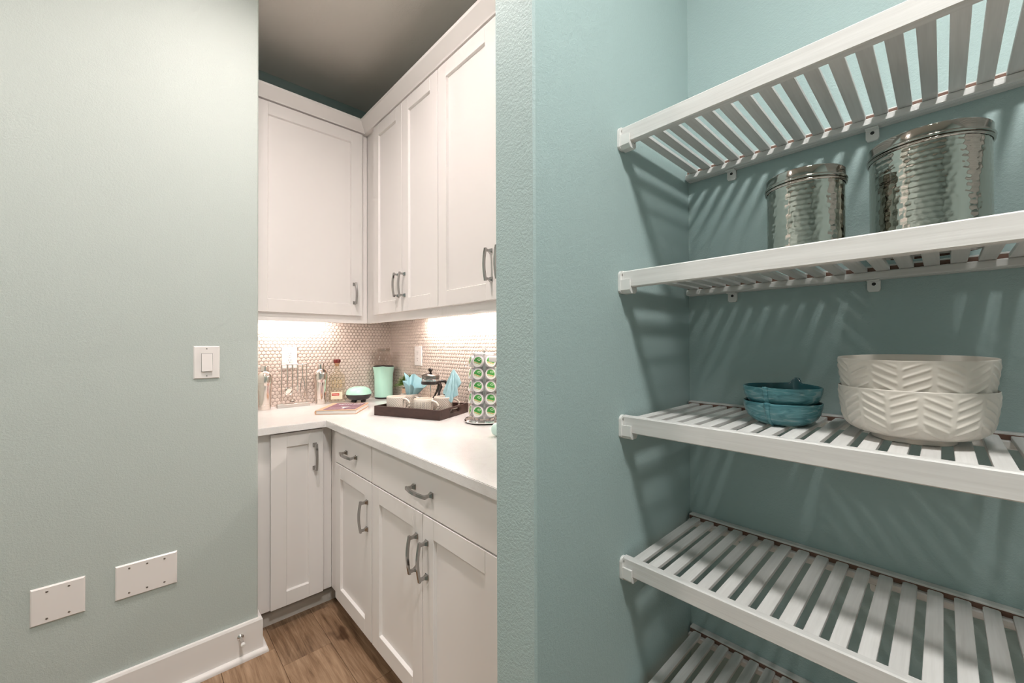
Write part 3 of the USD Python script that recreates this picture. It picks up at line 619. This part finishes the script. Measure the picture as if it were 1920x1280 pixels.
# bar tool stand with hanging tools
t = thing('bar_tool_stand', 'chrome bar tool rack with a flat grey base', 'bar tool stand', (-2.538, .650, Z))
obj('base', bx((-.020, -.083, 0), (.020, .085, .020), .0015), M['nickel'], t, label='brushed grey bar base')
for yy in (-.058, .072): obj('post', cyl((0, yy, .019), (0, yy, .243), .0035, 16), M['rose'], t)
obj('crossbar', cyl((0, -.060, .2405), (0, .074, .2405), .0032, 14), M['rose'], t)
HK = {'base': (-2.538, .650, Z)}
def hang(name, label, yy, parts):
    q = thing(name, label, 'bar tool', (-2.5325, .650 + yy, Z), group=None)
    obj('grip', tube([(.0010, 0, .2445), (-.0025, 0, .2480), (-.0065, 0, .2455), (-.0062, 0, .2400)], .0012, 8), M['rose'], q)
    for n, m in parts: obj(n, m, M['rose'], q, smooth=40)
def disc(y0, z0, r, thick=.003): return cyl((-.001, y0, z0), (.002, y0, z0), r, 28, .001)
hang('bar_strainer', 'steel bar strainer with a round head hanging on the rack', -.030, [('handle', cyl((.001, 0, .120), (.001, 0, .244), .0042, 14, .001)), ('head', cat_([cyl((-.004, 0.004, .094), (.008, 0.008, .090), .0200, 28, .003), tube([(.006 + .0 * q, .004 + .0205 * math.cos(q), .092 + .0205 * math.sin(q)) for q in np.linspace(0, 6.28, 25)], .0022, 8)]))])
hang('jigger', 'steel jigger with small cup hanging second on the rack', -.004, [('handle', cyl((.001, 0, .075), (.001, 0, .244), .0040, 14, .001)), ('cup', lathe([(0, .046), (.009, .046), (.016, .036), (.0165, .034), (.012, .030), (.004, .028), (0, .028)], 28)), ('neck', cyl((0, 0, .044), (0, 0, .078), .0025, 10))])
hang('bar_knife', 'thin steel bar knife hanging third on the rack', .022, [('handle', cyl((.001, 0, .120), (.001, 0, .244), .0040, 14, .001)), ('blade', hull([(.0, a, z) for a, z in ((-.004, .122), (.004, .122), (.005, .10), (-.005, .10), (0, .075))] + [(.0015, a, z) for a, z in ((-.004, .122), (.004, .122), (.005, .10), (-.005, .10), (0, .075))]))])
hang('ice_tongs', 'steel ice tongs with clear claw ends hanging rightmost on the rack', .048, [('handle', cyl((.001, 0, .160), (.001, 0, .244), .0042, 14, .001)), ('arm', tube([(0, -.002, .165), (.004, -.010, .13), (.004, -.012, .09), (.003, -.007, .055)], .0028, 8)), ('arm', tube([(0, .002, .165), (.004, .011, .13), (.004, .013, .09), (.003, .008, .055)], .0028, 8)), ('claw', tube([(.003, -.007, .055), (.003, -.003, .048)], .0035, 8)), ('claw', tube([(.003, .008, .055), (.003, .004, .048)], .0035, 8))])
# spirits bottle
def rrect(w, d, r, n=8):
    P = []
    for cx, cy, a0 in ((w - r, d - r, 0), (-w + r, d - r, 90), (-w + r, -d + r, 180), (w - r, -d + r, 270)):
        P += [(cx + r * math.cos(math.radians(a0 + 90 * i / n)), cy + r * math.sin(math.radians(a0 + 90 * i / n))) for i in range(n + 1)]
    return np.array(P)
def stack(levels):
    return [np.c_[rrect(w, d, min(r, w - 1e-4, d - 1e-4)), np.full(36, z)] for w, d, r, z in levels]
t = thing('spirits_bottle', 'clear square-shouldered spirits bottle with dark red cap', 'bottle', (-2.546, .898, Z), 70.6)
oz = [(.040, .024, .010, 0), (.044, .027, .012, .003), (.045, .028, .012, .02), (.046, .029, .012, .150), (.044, .028, .014, .163), (.032, .022, .016, .178), (.019, .017, .015, .190), (.0145, .0145, .0142, .200), (.0135, .0135, .0132, .225), (.0150, .0150, .0148, .229), (.0150, .0150, .0148, .234)]
o = rings(stack(oz), True, True); o.fix_normals()
iz = [(w - .003, d - .003, max(r - .002, .003), z + (.009 if z < .001 else 0)) for w, d, r, z in oz[:-2]]
i_ = rings(stack(iz), True, False)
obj('glass_body', cat_([o]), M['bottle_glass'], t, smooth=40)
obj('label', bx((-.033, -.0306, .022), (.030, -.0293, .066)), M['cream'], t, label='cream paper label')
obj('label_band', bx((-.029, -.0309, .044), (.012, -.0305, .058)), M['red'], t, label='red band with white script')
sc = [(-.026 + .035 * k / 24, -.0311, .051 + .0022 * math.sin(k * 1.7) * (1 - k / 40)) for k in range(25)]
obj('script', tube(sc, .0006, 5), M['ink'], t)
gp = []
for zz, ks in ((.128, [-.026, -.018, -.011, .002, .009, .017, .024]), (.103, [-.026, -.017, -.008, .001, .009, .018, .025])):
    for j, k in enumerate(ks):
        gp += [bx((k, -.0300, zz - .009), (k + .0022, -.0294, zz + .009)), bx((k, -.0300, zz + (.006 if j % 2 else -.009)), (k + .0055, -.0294, zz + (.009 if j % 2 else -.006)))]
obj('gold_lettering', cat_(gp), M['gold'], t, label='worn gold printed letters')
obj('stopper', lathe([(0, .222), (.0105, .222), (.0115, .234), (.0150, .235), (.0155, .243), (0, .243)], 32), M['cork'], t, smooth=40)
obj('cap', lathe([(0, .2432), (.0190, .2432), (.0205, .246), (.0205, .260), (.0185, .264), (0, .265)], 36), M['wax'], t, smooth=40)
# waffle maker
t = thing('waffle_maker', 'small round mint green waffle maker on black base', 'waffle maker', (-2.475, 1.004, Z), 155)
obj('lower_shell', lathe([(0, .0145), (.044, .0145), (.058, .018), (.068, .030), (.073, .042), (.0735, .0475), (0, .0475)], 64), M['black'], t, smooth=50)
obj('lid', lathe([(.0735, .0480), (.0748, .0500), (.0745, .056), (.069, .072), (.058, .084), (.040, .092), (.020, .0945), (0, .095)], 64), M['mint'], t, smooth=60)
for k in range(4):
    a = math.radians(45 + 90 * k); obj('foot', cyl((.040 * math.cos(a), .040 * math.sin(a), 0), (.036 * math.cos(a), .036 * math.sin(a), .018), .014, 20, .002), M['black'], t)
obj('front_handle', bxr((.062, -.022, .043), (.086, .022, .062), .006), M['black'], t, smooth=40)
# popcorn maker
t = thing('popcorn_maker', 'tall mint green popcorn maker with clear hood', 'popcorn maker', (-2.525, 1.190, Z))
n = 72; a = np.linspace(0, 2 * np.pi, n, endpoint=False); sp = np.exp(-(((a + .52 + np.pi) % (2 * np.pi) - np.pi) / .36) ** 2)
lv = [(.0560, .010, 0), (.0575, .013, 0), (.0580, .06, 0), (.0585, .12, 0), (.0610, .165, .05), (.0660, .193, .35), (.0690, .206, .8), (.0685, .2085, .9), (.066, .2085, .9)]
obj('body', rings([np.stack([(r + k * .022 * sp) * np.cos(a), (r + k * .022 * sp) * np.sin(a), z + k * .006 * sp], 1) for r, z, k in lv], True), M['mint'], t, smooth=50)
obj('base_ring', lathe([(0, 0), (.052, 0), (.0555, .003), (.0565, .0105), (0, .0105)], 64), M['black'], t, smooth=40)
lv2 = [(.0655, .2078, .9), (.0640, .2130, .95), (.058, .2120, .6), (.050, .185, .1), (.004, .180, 0)]
obj('popping_chamber', rings([np.stack([(r + k * .022 * sp) * np.cos(a), (r + k * .022 * sp) * np.sin(a), z + k * .006 * sp], 1) for r, z, k in lv2], True), M['black'], t, smooth=50)
obj('hood', lathe([(.0585, .212), (.0590, .232), (.0560, .258), (.0480, .280), (.0400, .294), (.0385, .302)], 56), M['hood'], t, smooth=60)
cx = obj('measuring_cap', lathe([(0, .303), (.041, .303), (.0425, .306), (.0425, .324), (.040, .328), (.038, .328), (.038, .309), (0, .309)], 48), M['hood'], t, smooth=40, label='clear measuring cap')
obj('hood_rim', tube([(.0590 * math.cos(q), .0590 * math.sin(q), .2135) for q in np.linspace(0, 2 * np.pi, 41)], .0014, 6), M['black'], t)
# potted grass
t = thing('potted_plant', 'small artificial grass plant in a tan pot behind the mugs', 'plant', (-2.225, 1.205, Z))
obj('pot', lathe([(0, 0), (.028, 0), (.031, .003), (.036, .078), (.0375, .080), (.0375, .090), (.034, .090), (.033, .080), (0, .080)], 40), M['terra'], t, smooth=40)
obj('soil', cyl((0, 0, .079), (0, 0, .084), .0335, 24), M['soil'], t)
bl = []
for k in range(420):
    az = rng.uniform(0, 2 * np.pi); el = rng.uniform(-.25, 1.4); L_ = rng.uniform(.045, .075) * (1.0 if el > .2 else 1.1); w = rng.uniform(.0013, .0022)
    d = np.array([math.cos(az) * math.cos(el), math.sin(az) * math.cos(el), math.sin(el)]); b0 = np.array([rng.uniform(-.016, .016), rng.uniform(-.016, .016), .118])
    side = np.array([-math.sin(az), math.cos(az), 0]); pts = [b0 + d * L_ * s + np.array([0, 0, -.010 * s * s]) for s in (0, .35, .7, 1.0)]
    if pts[-1][1] > .062: continue
    R = [[p - side * ww, p + np.array([0, 0, ww * .7]), p + side * ww, p - np.array([0, 0, ww * .5])] for p, ww in zip(pts, (w, w * 1.3, w, w * .15))]
    bl.append(rings(R, True))
bl.append(cyl((0, 0, .084), (0, 0, .122), .012, 12))
tag(obj('grass_blades', cat_(bl), M['leaf'], t, smooth=False), kind='stuff')
# book
A_ = 52.8; ca, sa = math.cos(math.radians(A_)), math.sin(math.radians(A_))
t = thing('book', 'purple and copper hardback cocktail book lying on the counter', 'book', (-2.164, .656, Z), A_)
BW, BL_ = .200, .257
obj('page_block', bx((.004, .003, .0026), (BW - .004, BL_ - .003, .0190)), M['page'], t)
obj('back_cover', bx((0, 0, 0), (BW, BL_, .0026), .0008), M['cover'], t)
fc = obj('front_cover', bx((0, 0, .0190), (BW, BL_, .0216), .0008), M['cover'], t)
sp_ = [(.004 - .0075 * math.sin(q), .0108 - .0108 * math.cos(q)) for q in np.linspace(0, np.pi, 10)] + [(.004, .0216 - .002), (.004, .002)]
sm = ext(Polygon(sp_).buffer(0), 0, BL_); sm = trimesh.Trimesh(np.c_[sm.vertices[:, 0], sm.vertices[:, 2], sm.vertices[:, 1]], sm.faces); sm.fix_normals()
obj('spine', sm, M['cover'], t, smooth=40)
obj('cover_print', bx((.030, .018, .0215), (BW - .012, BL_ - .012, .02185)), M['purple'], fc, label='dark purple printed panel')
tm = meshkit.text_mesh('MIXOLOGY', .019, .0004, bold=True); b = tm.bounds; tm.apply_scale([.128 / (b[1][0] - b[0][0]), 1, 1]); tm.apply_translation((.050, BL_ - .062, .02183))
obj('title', tm, M['ink'], fc, label='white printed title', smooth=False)
star = Polygon([(.090, .105), (.142, .105), (.120, .078), (.1195, .052), (.130, .047), (.103, .047), (.1135, .052), (.113, .078)])
obj('emblem', ext(star, .02183, .0222), M['ink'], fc, label='white cocktail glass emblem')
orn = []
for k in range(9):
    for s in (-1, 1): orn.append(bx((.115 + s * (.020 + .006 * k) - .0012, .050 + .004 * (k % 3), .02183), (.115 + s * (.020 + .006 * k) + .0012, .085 - .004 * (k % 2), .02205)))
obj('ornament', cat_(orn), plain('dusty_pink_print', (.42, .28, .30), .6), fc, label='dusty pink ornament lines')
# tray with mugs
TA = 23.4; TU = np.array([math.cos(math.radians(TA)), math.sin(math.radians(TA))]); TV = np.array([-TU[1], TU[0]]); T0 = np.array([-1.948, .867])
TW, TD, TH, WT = .391, .262, .047, .011
t = thing('serving_tray', 'dark espresso wood tray with slot handles holding mugs', 'tray', (T0[0], T0[1], Z), TA)
obj('tray_floor', bx((.004, .004, .001), (TW - .004, TD - .004, .008)), M['espresso'], t)
obj('long_side', bx((0, 0, 0), (TW, WT, TH), .0012), M['espresso'], t); obj('long_side', bx((0, TD - WT, 0), (TW, TD, TH), .0012), M['espresso'], t)
slot = Point(TD / 2 - .033, .029).buffer(.0105, 16).union(Point(TD / 2 + .033, .029).buffer(.0105, 16)).convex_hull
for x0 in (0.0, TW - WT):
    e = ext(sbox(WT, 0, TD - WT, TH).difference(slot), 0, WT)
    e = trimesh.Trimesh(e.vertices[:, [2, 0, 1]] + [x0, 0, 0], e.faces); e.fix_normals()
    obj('end_side', e, M['espresso'], t, smooth=30)
def on_tray(u, v): p = T0 + u * TU + v * TV; return (p[0], p[1], Z + .0085)
def mug(name, label, loc, rz, kind):
    t = thing(name, label, 'mug', loc, rz, group='patterned mugs on the tray'); r, h = .0477, .079
    prof = [(.036, 0), (.040, .001), (.0435, .006), (.0465, .018), (r, .035), (r, h - .004), (r - .0008, h - .001)]
    if kind == 'chevron':
        def f(A, S, R, Z_):
            s = np.abs(Z_ - .038); ph = A / (2 * np.pi) * 26 + s / .0110; w = ph - np.floor(ph)
            return -.0010 * np.exp(-((w - .5) / .11) ** 2) * smoothstep(.004, .010, Z_) * smoothstep(h - .005, h - .009, Z_)
    else:
        def f(A, S, R, Z_):
            u = A / (2 * np.pi) * 52; w = u - np.floor(u); row = Z_ / .0078 + .5 * (np.floor(u) % 2); q = row - np.floor(row)
            return -.0009 * smoothstep(.30, .18, np.abs(w - .5)) * smoothstep(.36, .26, np.abs(q - .5)) * smoothstep(.004, .010, Z_) * smoothstep(h - .010, h - .014, Z_)
    o, d = grid_lathe(resample(prof, .0013), 260, f); tone = np.clip(-d / d.min() * -1, 0, 1).ravel()
    obj('body', o, M['mug_chevron' if kind == 'chevron' else 'mug_dash'], t, smooth=True, prim=tone)
    obj('inside', lathe([(r - .0008, h - .001), (r - .002, h), (r - .0035, h - .001), (r - .004, .02), (.036, .007), (0, .006)], 64), M['mug_plain'], t, smooth=50)
    obj('bottom', lathe([(0, .001), (.034, .001), (.036, 0)], 48), M['mug_plain'], t)
    P = [(r - .003 + .036 * math.sin(q) ** .8 if q not in (0,) else r - .003, 0, .041 + .026 * math.cos(q)) for q in np.linspace(0.02, np.pi - .02, 18)]
    obj('handle', tube(P, .0056, 12), M['mug_plain'], t, smooth=True)
    return t
ma, mb, mc, md = (.062, .093), (.249, .071), (.299, .168), (.063, .200)
m1 = mug('chevron_mug', 'empty chevron-patterned mug at the front left of the tray', on_tray(*ma), 25, 'chevron')
copy(m1, 'chevron-patterned mug with hanging blue napkin, beside the pod carousel', on_tray(*mc), 50)
m2 = mug('dashed_mug', 'mug with dark dash pattern at the tray front edge, middle', on_tray(*mb), 28, 'dash')
copy(m2, 'dash-patterned mug with blue napkin at the back left of the tray', on_tray(*md), 10)
def napkin(label, loc, rz, levels, n=96, nl=26, seed=1, th=.0008):
    a = np.linspace(0, 2 * np.pi, n, endpoint=False); rows = []
    for s in np.linspace(0, 1, nl): x, y, z = levels(s, a); rows.append(np.stack([x, y, z], 1))
    R = np.array(rows); P = R.reshape(-1, 3); P = P + .004 * (np.stack([meshkit.noise(P * 45 + k * 9.7, seed + k) for k in range(3)], -1) - .5)
    o = rings(P.reshape(R.shape), True); o.fix_normals() if False else None
    i = o.copy(); i.vertices = o.vertices - th * o.vertex_normals; i.invert()
    t = thing('cloth_napkin', label, 'napkin', loc, rz, group='blue napkins in the mugs')
    obj('cloth', cat_([o, i]), M['napkin'], t, smooth=55)
def control(a, pts):
    d = np.radians([p[0] for p in pts]); return [np.interp(a, np.r_[d[-1] - 2 * np.pi, d, d[0] + 2 * np.pi], np.r_[[pts[-1][k]], [p[k] for p in pts], [pts[0][k]]]) for k in (1, 2)]
UPC = [(22, .112, .150), (42, .056, .158), (60, .044, .168), (78, .028, .186), (104, .044, .182), (134, .026, .166), (165, .052, .194), (190, .028, .150), (214, .056, .152), (244, .024, .120), (274, .048, .134), (304, .028, .112), (345, .066, .112)]
def nap_up(s, a):      # gathered inside the mug, corners fanning out above its rim
    rho, h = control(a, UPC)
    r = .010 + (rho - .010) * s ** 1.25; z = .020 + (h - .020) * s ** .85
    return r * np.cos(a) + .016 * s, r * np.sin(a), z
napkin('pale blue cloth napkin fanned out of the mug left of the coffee press', on_tray(*md), YAW, nap_up, n=144, seed=3)
DNC = [(0, .050, .150), (24, .022, .105), (55, .034, .090), (90, .022, .080), (125, .036, .085), (152, .024, .110), (182, .046, .098), (208, .028, .085), (238, .050, .082), (256, .034, .060), (276, .044, .052), (294, .026, .075), (318, .048, .088), (340, .026, .118)]
def nap_down(s, a):    # peaked at the top, folds falling over the mug's rim
    rho, h = control(a, DNC)
    r = .0015 + (rho - .0015) * s ** .85; top = .216
    return r * np.cos(a) + .010 * (1 - s) + .004, r * np.sin(a) * .9, top - (top - h) * s ** 1.05
cpos = on_tray(*mc); cr_ = (math.cos(math.radians(YAW)), math.sin(math.radians(YAW)))
napkin('darker blue cloth napkin hanging over the mug beside the pod carousel', (cpos[0] + .040 * cr_[0], cpos[1] + .040 * cr_[1], cpos[2]), YAW, nap_down, n=144, seed=11)
# coffee press
t = thing('coffee_press', 'glass coffee press with black handle and domed chrome lid', 'coffee press', on_tray(.196, .205), 68)
obj('beaker', lathe([(.040, .010), (.0425, .013), (.0430, .155), (.0440, .160)], 56), M['glass'], t, smooth=50)
obj('beaker_base', lathe([(0, .009), (.0405, .009), (.0405, .0115), (0, .0115)], 48), M['glass'], t)
obj('collar', lathe([(.0435, .135), (.0480, .136), (.0490, .141), (.0490, .150), (.0475, .152), (.0435, .152)], 64), M['black'], t, smooth=40)
obj('collar_band', lathe([(.0436, .152), (.0478, .1522), (.0482, .160), (.0470, .162), (.0436, .162)], 64), M['chrome'], t, smooth=40)
obj('lid', lathe([(.044, .163), (.0455, .165), (.0455, .177), (.0480, .178), (.0482, .181), (.040, .187), (.024, .192), (.008, .195), (0, .1955)], 64), M['dark_steel'], t, smooth=45)
obj('plunger_knob', cat_([lathe([(0, .195), (.004, .195), (.004, .200), (.009, .203), (.0125, .209), (.0115, .216), (.007, .2195), (0, .2205)], 32)]), M['black'], t, smooth=60)
obj('plunger_rod', cyl((0, 0, .03), (0, 0, .195), .0024, 12), M['chrome'], t)
obj('plunger_disc', lathe([(0, .028), (.041, .028), (.042, .030), (.041, .034), (0, .034)], 40), M['chrome'], t, smooth=40)
q = 0.0
obj('handle', cat_([tube([(.044, 0, .147), (.060, 0, .150), (.078, 0, .146), (.088, 0, .132), (.086, 0, .100), (.074, 0, .070), (.062, 0, .052)], [.008, .0078, .0075, .0072, .007, .0068, .006], 12),
    tube([(.046, 0, .140), (.056, 0, .118), (.046, 0, .090), (.0455, 0, .040), (.046, 0, .012)], [.009, .008, .0052, .005, .006], 10)]), M['black'], t, smooth=True)
for sg in (-1, 1):
    lp = []
    for q in np.linspace(0, 1, 9):
        aa = sg * math.radians(14 + 92 * q ** 1.3); lp.append(((.0485 - .002 * q) * math.cos(aa), (.0485 - .002 * q) * math.sin(aa), .138 - .134 * q))
    obj('frame_leg', tube(lp, np.linspace(.0062, .0040, 9), 10), M['black'], t, smooth=True)
obj('base_ring', lathe([(.036, .0005), (.044, .0005), (.045, .005), (.044, .0088), (.036, .0088)], 48), M['black'], t, smooth=40)
# pod carousel
CX, CY = -1.432, 1.160
t = thing('pod_carousel', 'chrome wire carousel rack loaded with coffee pods', 'pod carousel', (CX, CY, Z))
obj('base', lathe([(0, .004), (.082, .004), (.090, .006), (.0915, .010), (.088, .016), (.076, .019), (.070, .014), (0, .012)], 72), M['chrome'], t, smooth=40)
obj('base_pad', lathe([(0, .0), (.086, .0), (.088, .004), (0, .004)], 64), M['black'], t)
obj('centre_post', cyl((0, 0, .012), (0, 0, .325), .0035, 16), M['chrome'], t)
obj('top_loop', tube([(.012 * math.cos(q), 0, .330 + .008 * math.sin(q)) for q in np.linspace(-.5, np.pi + .5, 20)], .0018, 8), M['chrome'], t)
view = math.atan2(-CY, -CX); NC, ROWS = 7, 5
angs = [view + math.radians(360 / NC) * (k + .5) for k in range(-3, 4)]
def pod_z(i): return .056 + i * .0555
TILT = 14
for k, an in enumerate(angs):
    d = np.array([math.cos(an), math.sin(an), 0]); s = np.array([-d[1], d[0], 0]); P = []
    for sg in (-1, 1): P.append(tube([d * .050 + s * sg * .0270 + [0, 0, z] for z in np.linspace(.016, .312, 8)], .0014, 6))
    for i in range(ROWS):
        c0 = d * .066 + np.array([0, 0, pod_z(i)]); nrm = d * math.cos(math.radians(TILT)) + np.array([0, 0, math.sin(math.radians(TILT))]); up = np.cross(nrm, s)
        P.append(tube([c0 - nrm * .0022 + .0243 * (math.cos(q) * s + math.sin(q) * up) for q in np.linspace(0, 2 * np.pi, 25)], .0012, 5, False))
    P.append(tube([d * r + [0, 0, .312] for r in np.linspace(.003, .052, 4)], .0014, 6)); 
    P.append(tube([d * .050 + s * .0270 * q + [0, 0, .312] for q in np.linspace(-1, 1, 4)], .0014, 6))
    obj('wire_column', cat_(P), M['chrome'], t, smooth=True)
ORD = ['lowest', 'second from the bottom', 'middle', 'second from the top', 'topmost']
core = [lathe([(0, .020), (.044, .020), (.047, .024), (.047, .306), (.044, .310), (0, .310)], 56)]
for an in angs:
    d = np.array([math.cos(an), math.sin(an), 0])
    for i in range(ROWS):
        c0 = d * .066 + np.array([0, 0, pod_z(i)]); nrm = d * math.cos(math.radians(TILT)) + np.array([0, 0, math.sin(math.radians(TILT))])
        T_ = trimesh.geometry.align_vectors([0, 0, 1], nrm); T_[:3, 3] = c0
        core.append(lathe([(.0228, -.004), (.0250, -.004), (.0250, -.0027), (.0228, -.0024)], 24).apply_transform(T_)); core.append(lathe([(.0250, -.004), (.0235, -.022), (.0225, -.022), (.0235, -.0045)], 24).apply_transform(T_))
obj('pod_holder', cat_(core), M['holder'], t, smooth=40, label='pale grey plastic pod holder')
first = None
for k, an in enumerate(angs):
    rel = k - 3   # columns seen from the camera: -1 and 0 face it
    col = {-1: 'right-hand front column', 0: 'left-hand front column', 1: 'left edge column', -2: 'column by the teal wall end'}.get({2: -1, 3: 0, 4: 1, 1: -2}.get(k, 99), None)
    if col is None: continue
    for i in range(ROWS):
        lab = f'green-lidded coffee pod, {ORD[i]} in the carousel\'s {col}'
        loc = (CX + .066 * math.cos(an), CY + .066 * math.sin(an), Z + pod_z(i))
        if first is None:
            first = UsdGeom.Xform.Define(stage, '/World/' + numbered('/World', 'coffee_pod')); p = first.GetPrim()
            first.AddTranslateOp().Set(Gf.Vec3d(*loc)); first.AddRotateZOp().Set(math.degrees(an)); first.AddRotateYOp().Set(-float(TILT))
            tag(p, lab, 'coffee pod', 'coffee pods on the carousel')
            ry = trimesh.transformations.rotation_matrix(math.pi / 2, [0, 1, 0])
            obj('cup', lathe([(0, -.040), (.0165, -.040), (.0180, -.038), (.0222, -.003), (.0253, -.0022), (.0256, -.0004), (.0250, .0004), (.0190, .0006)], 36).apply_transform(ry), M['pod'], p, smooth=40)
            rr_ = np.linspace(.0001, .0195, 12); aa_ = np.linspace(0, 2 * np.pi, 40, endpoint=False)
            V = np.array([[(.0014 - .0009 * (r / .0195) ** 8, r * math.cos(q), r * math.sin(q)) for q in aa_] for r in rr_]); yy, zz = V[..., 1] / .0195, V[..., 2] / .0195
            tn = .12 + .20 * meshkit.noise(V * 260, 4); tn = np.where(((yy - .30) / .40) ** 2 + ((zz - .38) / .26) ** 2 < 1, .60, tn); tn = np.where(((yy - .30) / .26) ** 2 + ((zz - .38) / .14) ** 2 < 1, .25, tn)
            tn = np.where((zz + .28 * yy < -.30) & (zz + .28 * yy > -.52), .95, tn); tn = np.where(zz + .28 * yy < -.60, .64, tn)
            obj('foil_lid', rings(V, True), M['foil'], p, smooth=True, label='green printed foil lid', prim=tn.ravel())
            first = p
        else:
            copy(first, lab, loc, math.degrees(an), -float(TILT), group='coffee pods on the carousel')
# coffee maker mostly hidden by the partition
t = thing('coffee_maker', 'pale mint coffee maker mostly hidden behind the teal wall end', 'coffee maker', (-1.062, 1.12, Z))
obj('base', bxr((-.128, -.135, .002), (.105, .140, .052), .022), M['mint_pale'], t, smooth=50)
obj('column', bxr((-.100, .010, .040), (.100, .140, .285), .020), M['mint_pale'], t, smooth=50)
obj('brew_head', bxr((-.134, -.110, .215), (.105, .140, .276), .024), M['mint_pale'], t, smooth=50)
obj('lid_lever', bxr((-.150, -.120, .284), (.104, .110, .306), .008), M['plate'], t, smooth=50, label='white lift lever')
obj('lever_gap', bx((-.125, -.100, .274), (.095, .100, .286)), M['black'], t)
obj('drip_tray', bx((-.070, -.120, .051), (.060, -.010, .056), .002), M['black'], t)
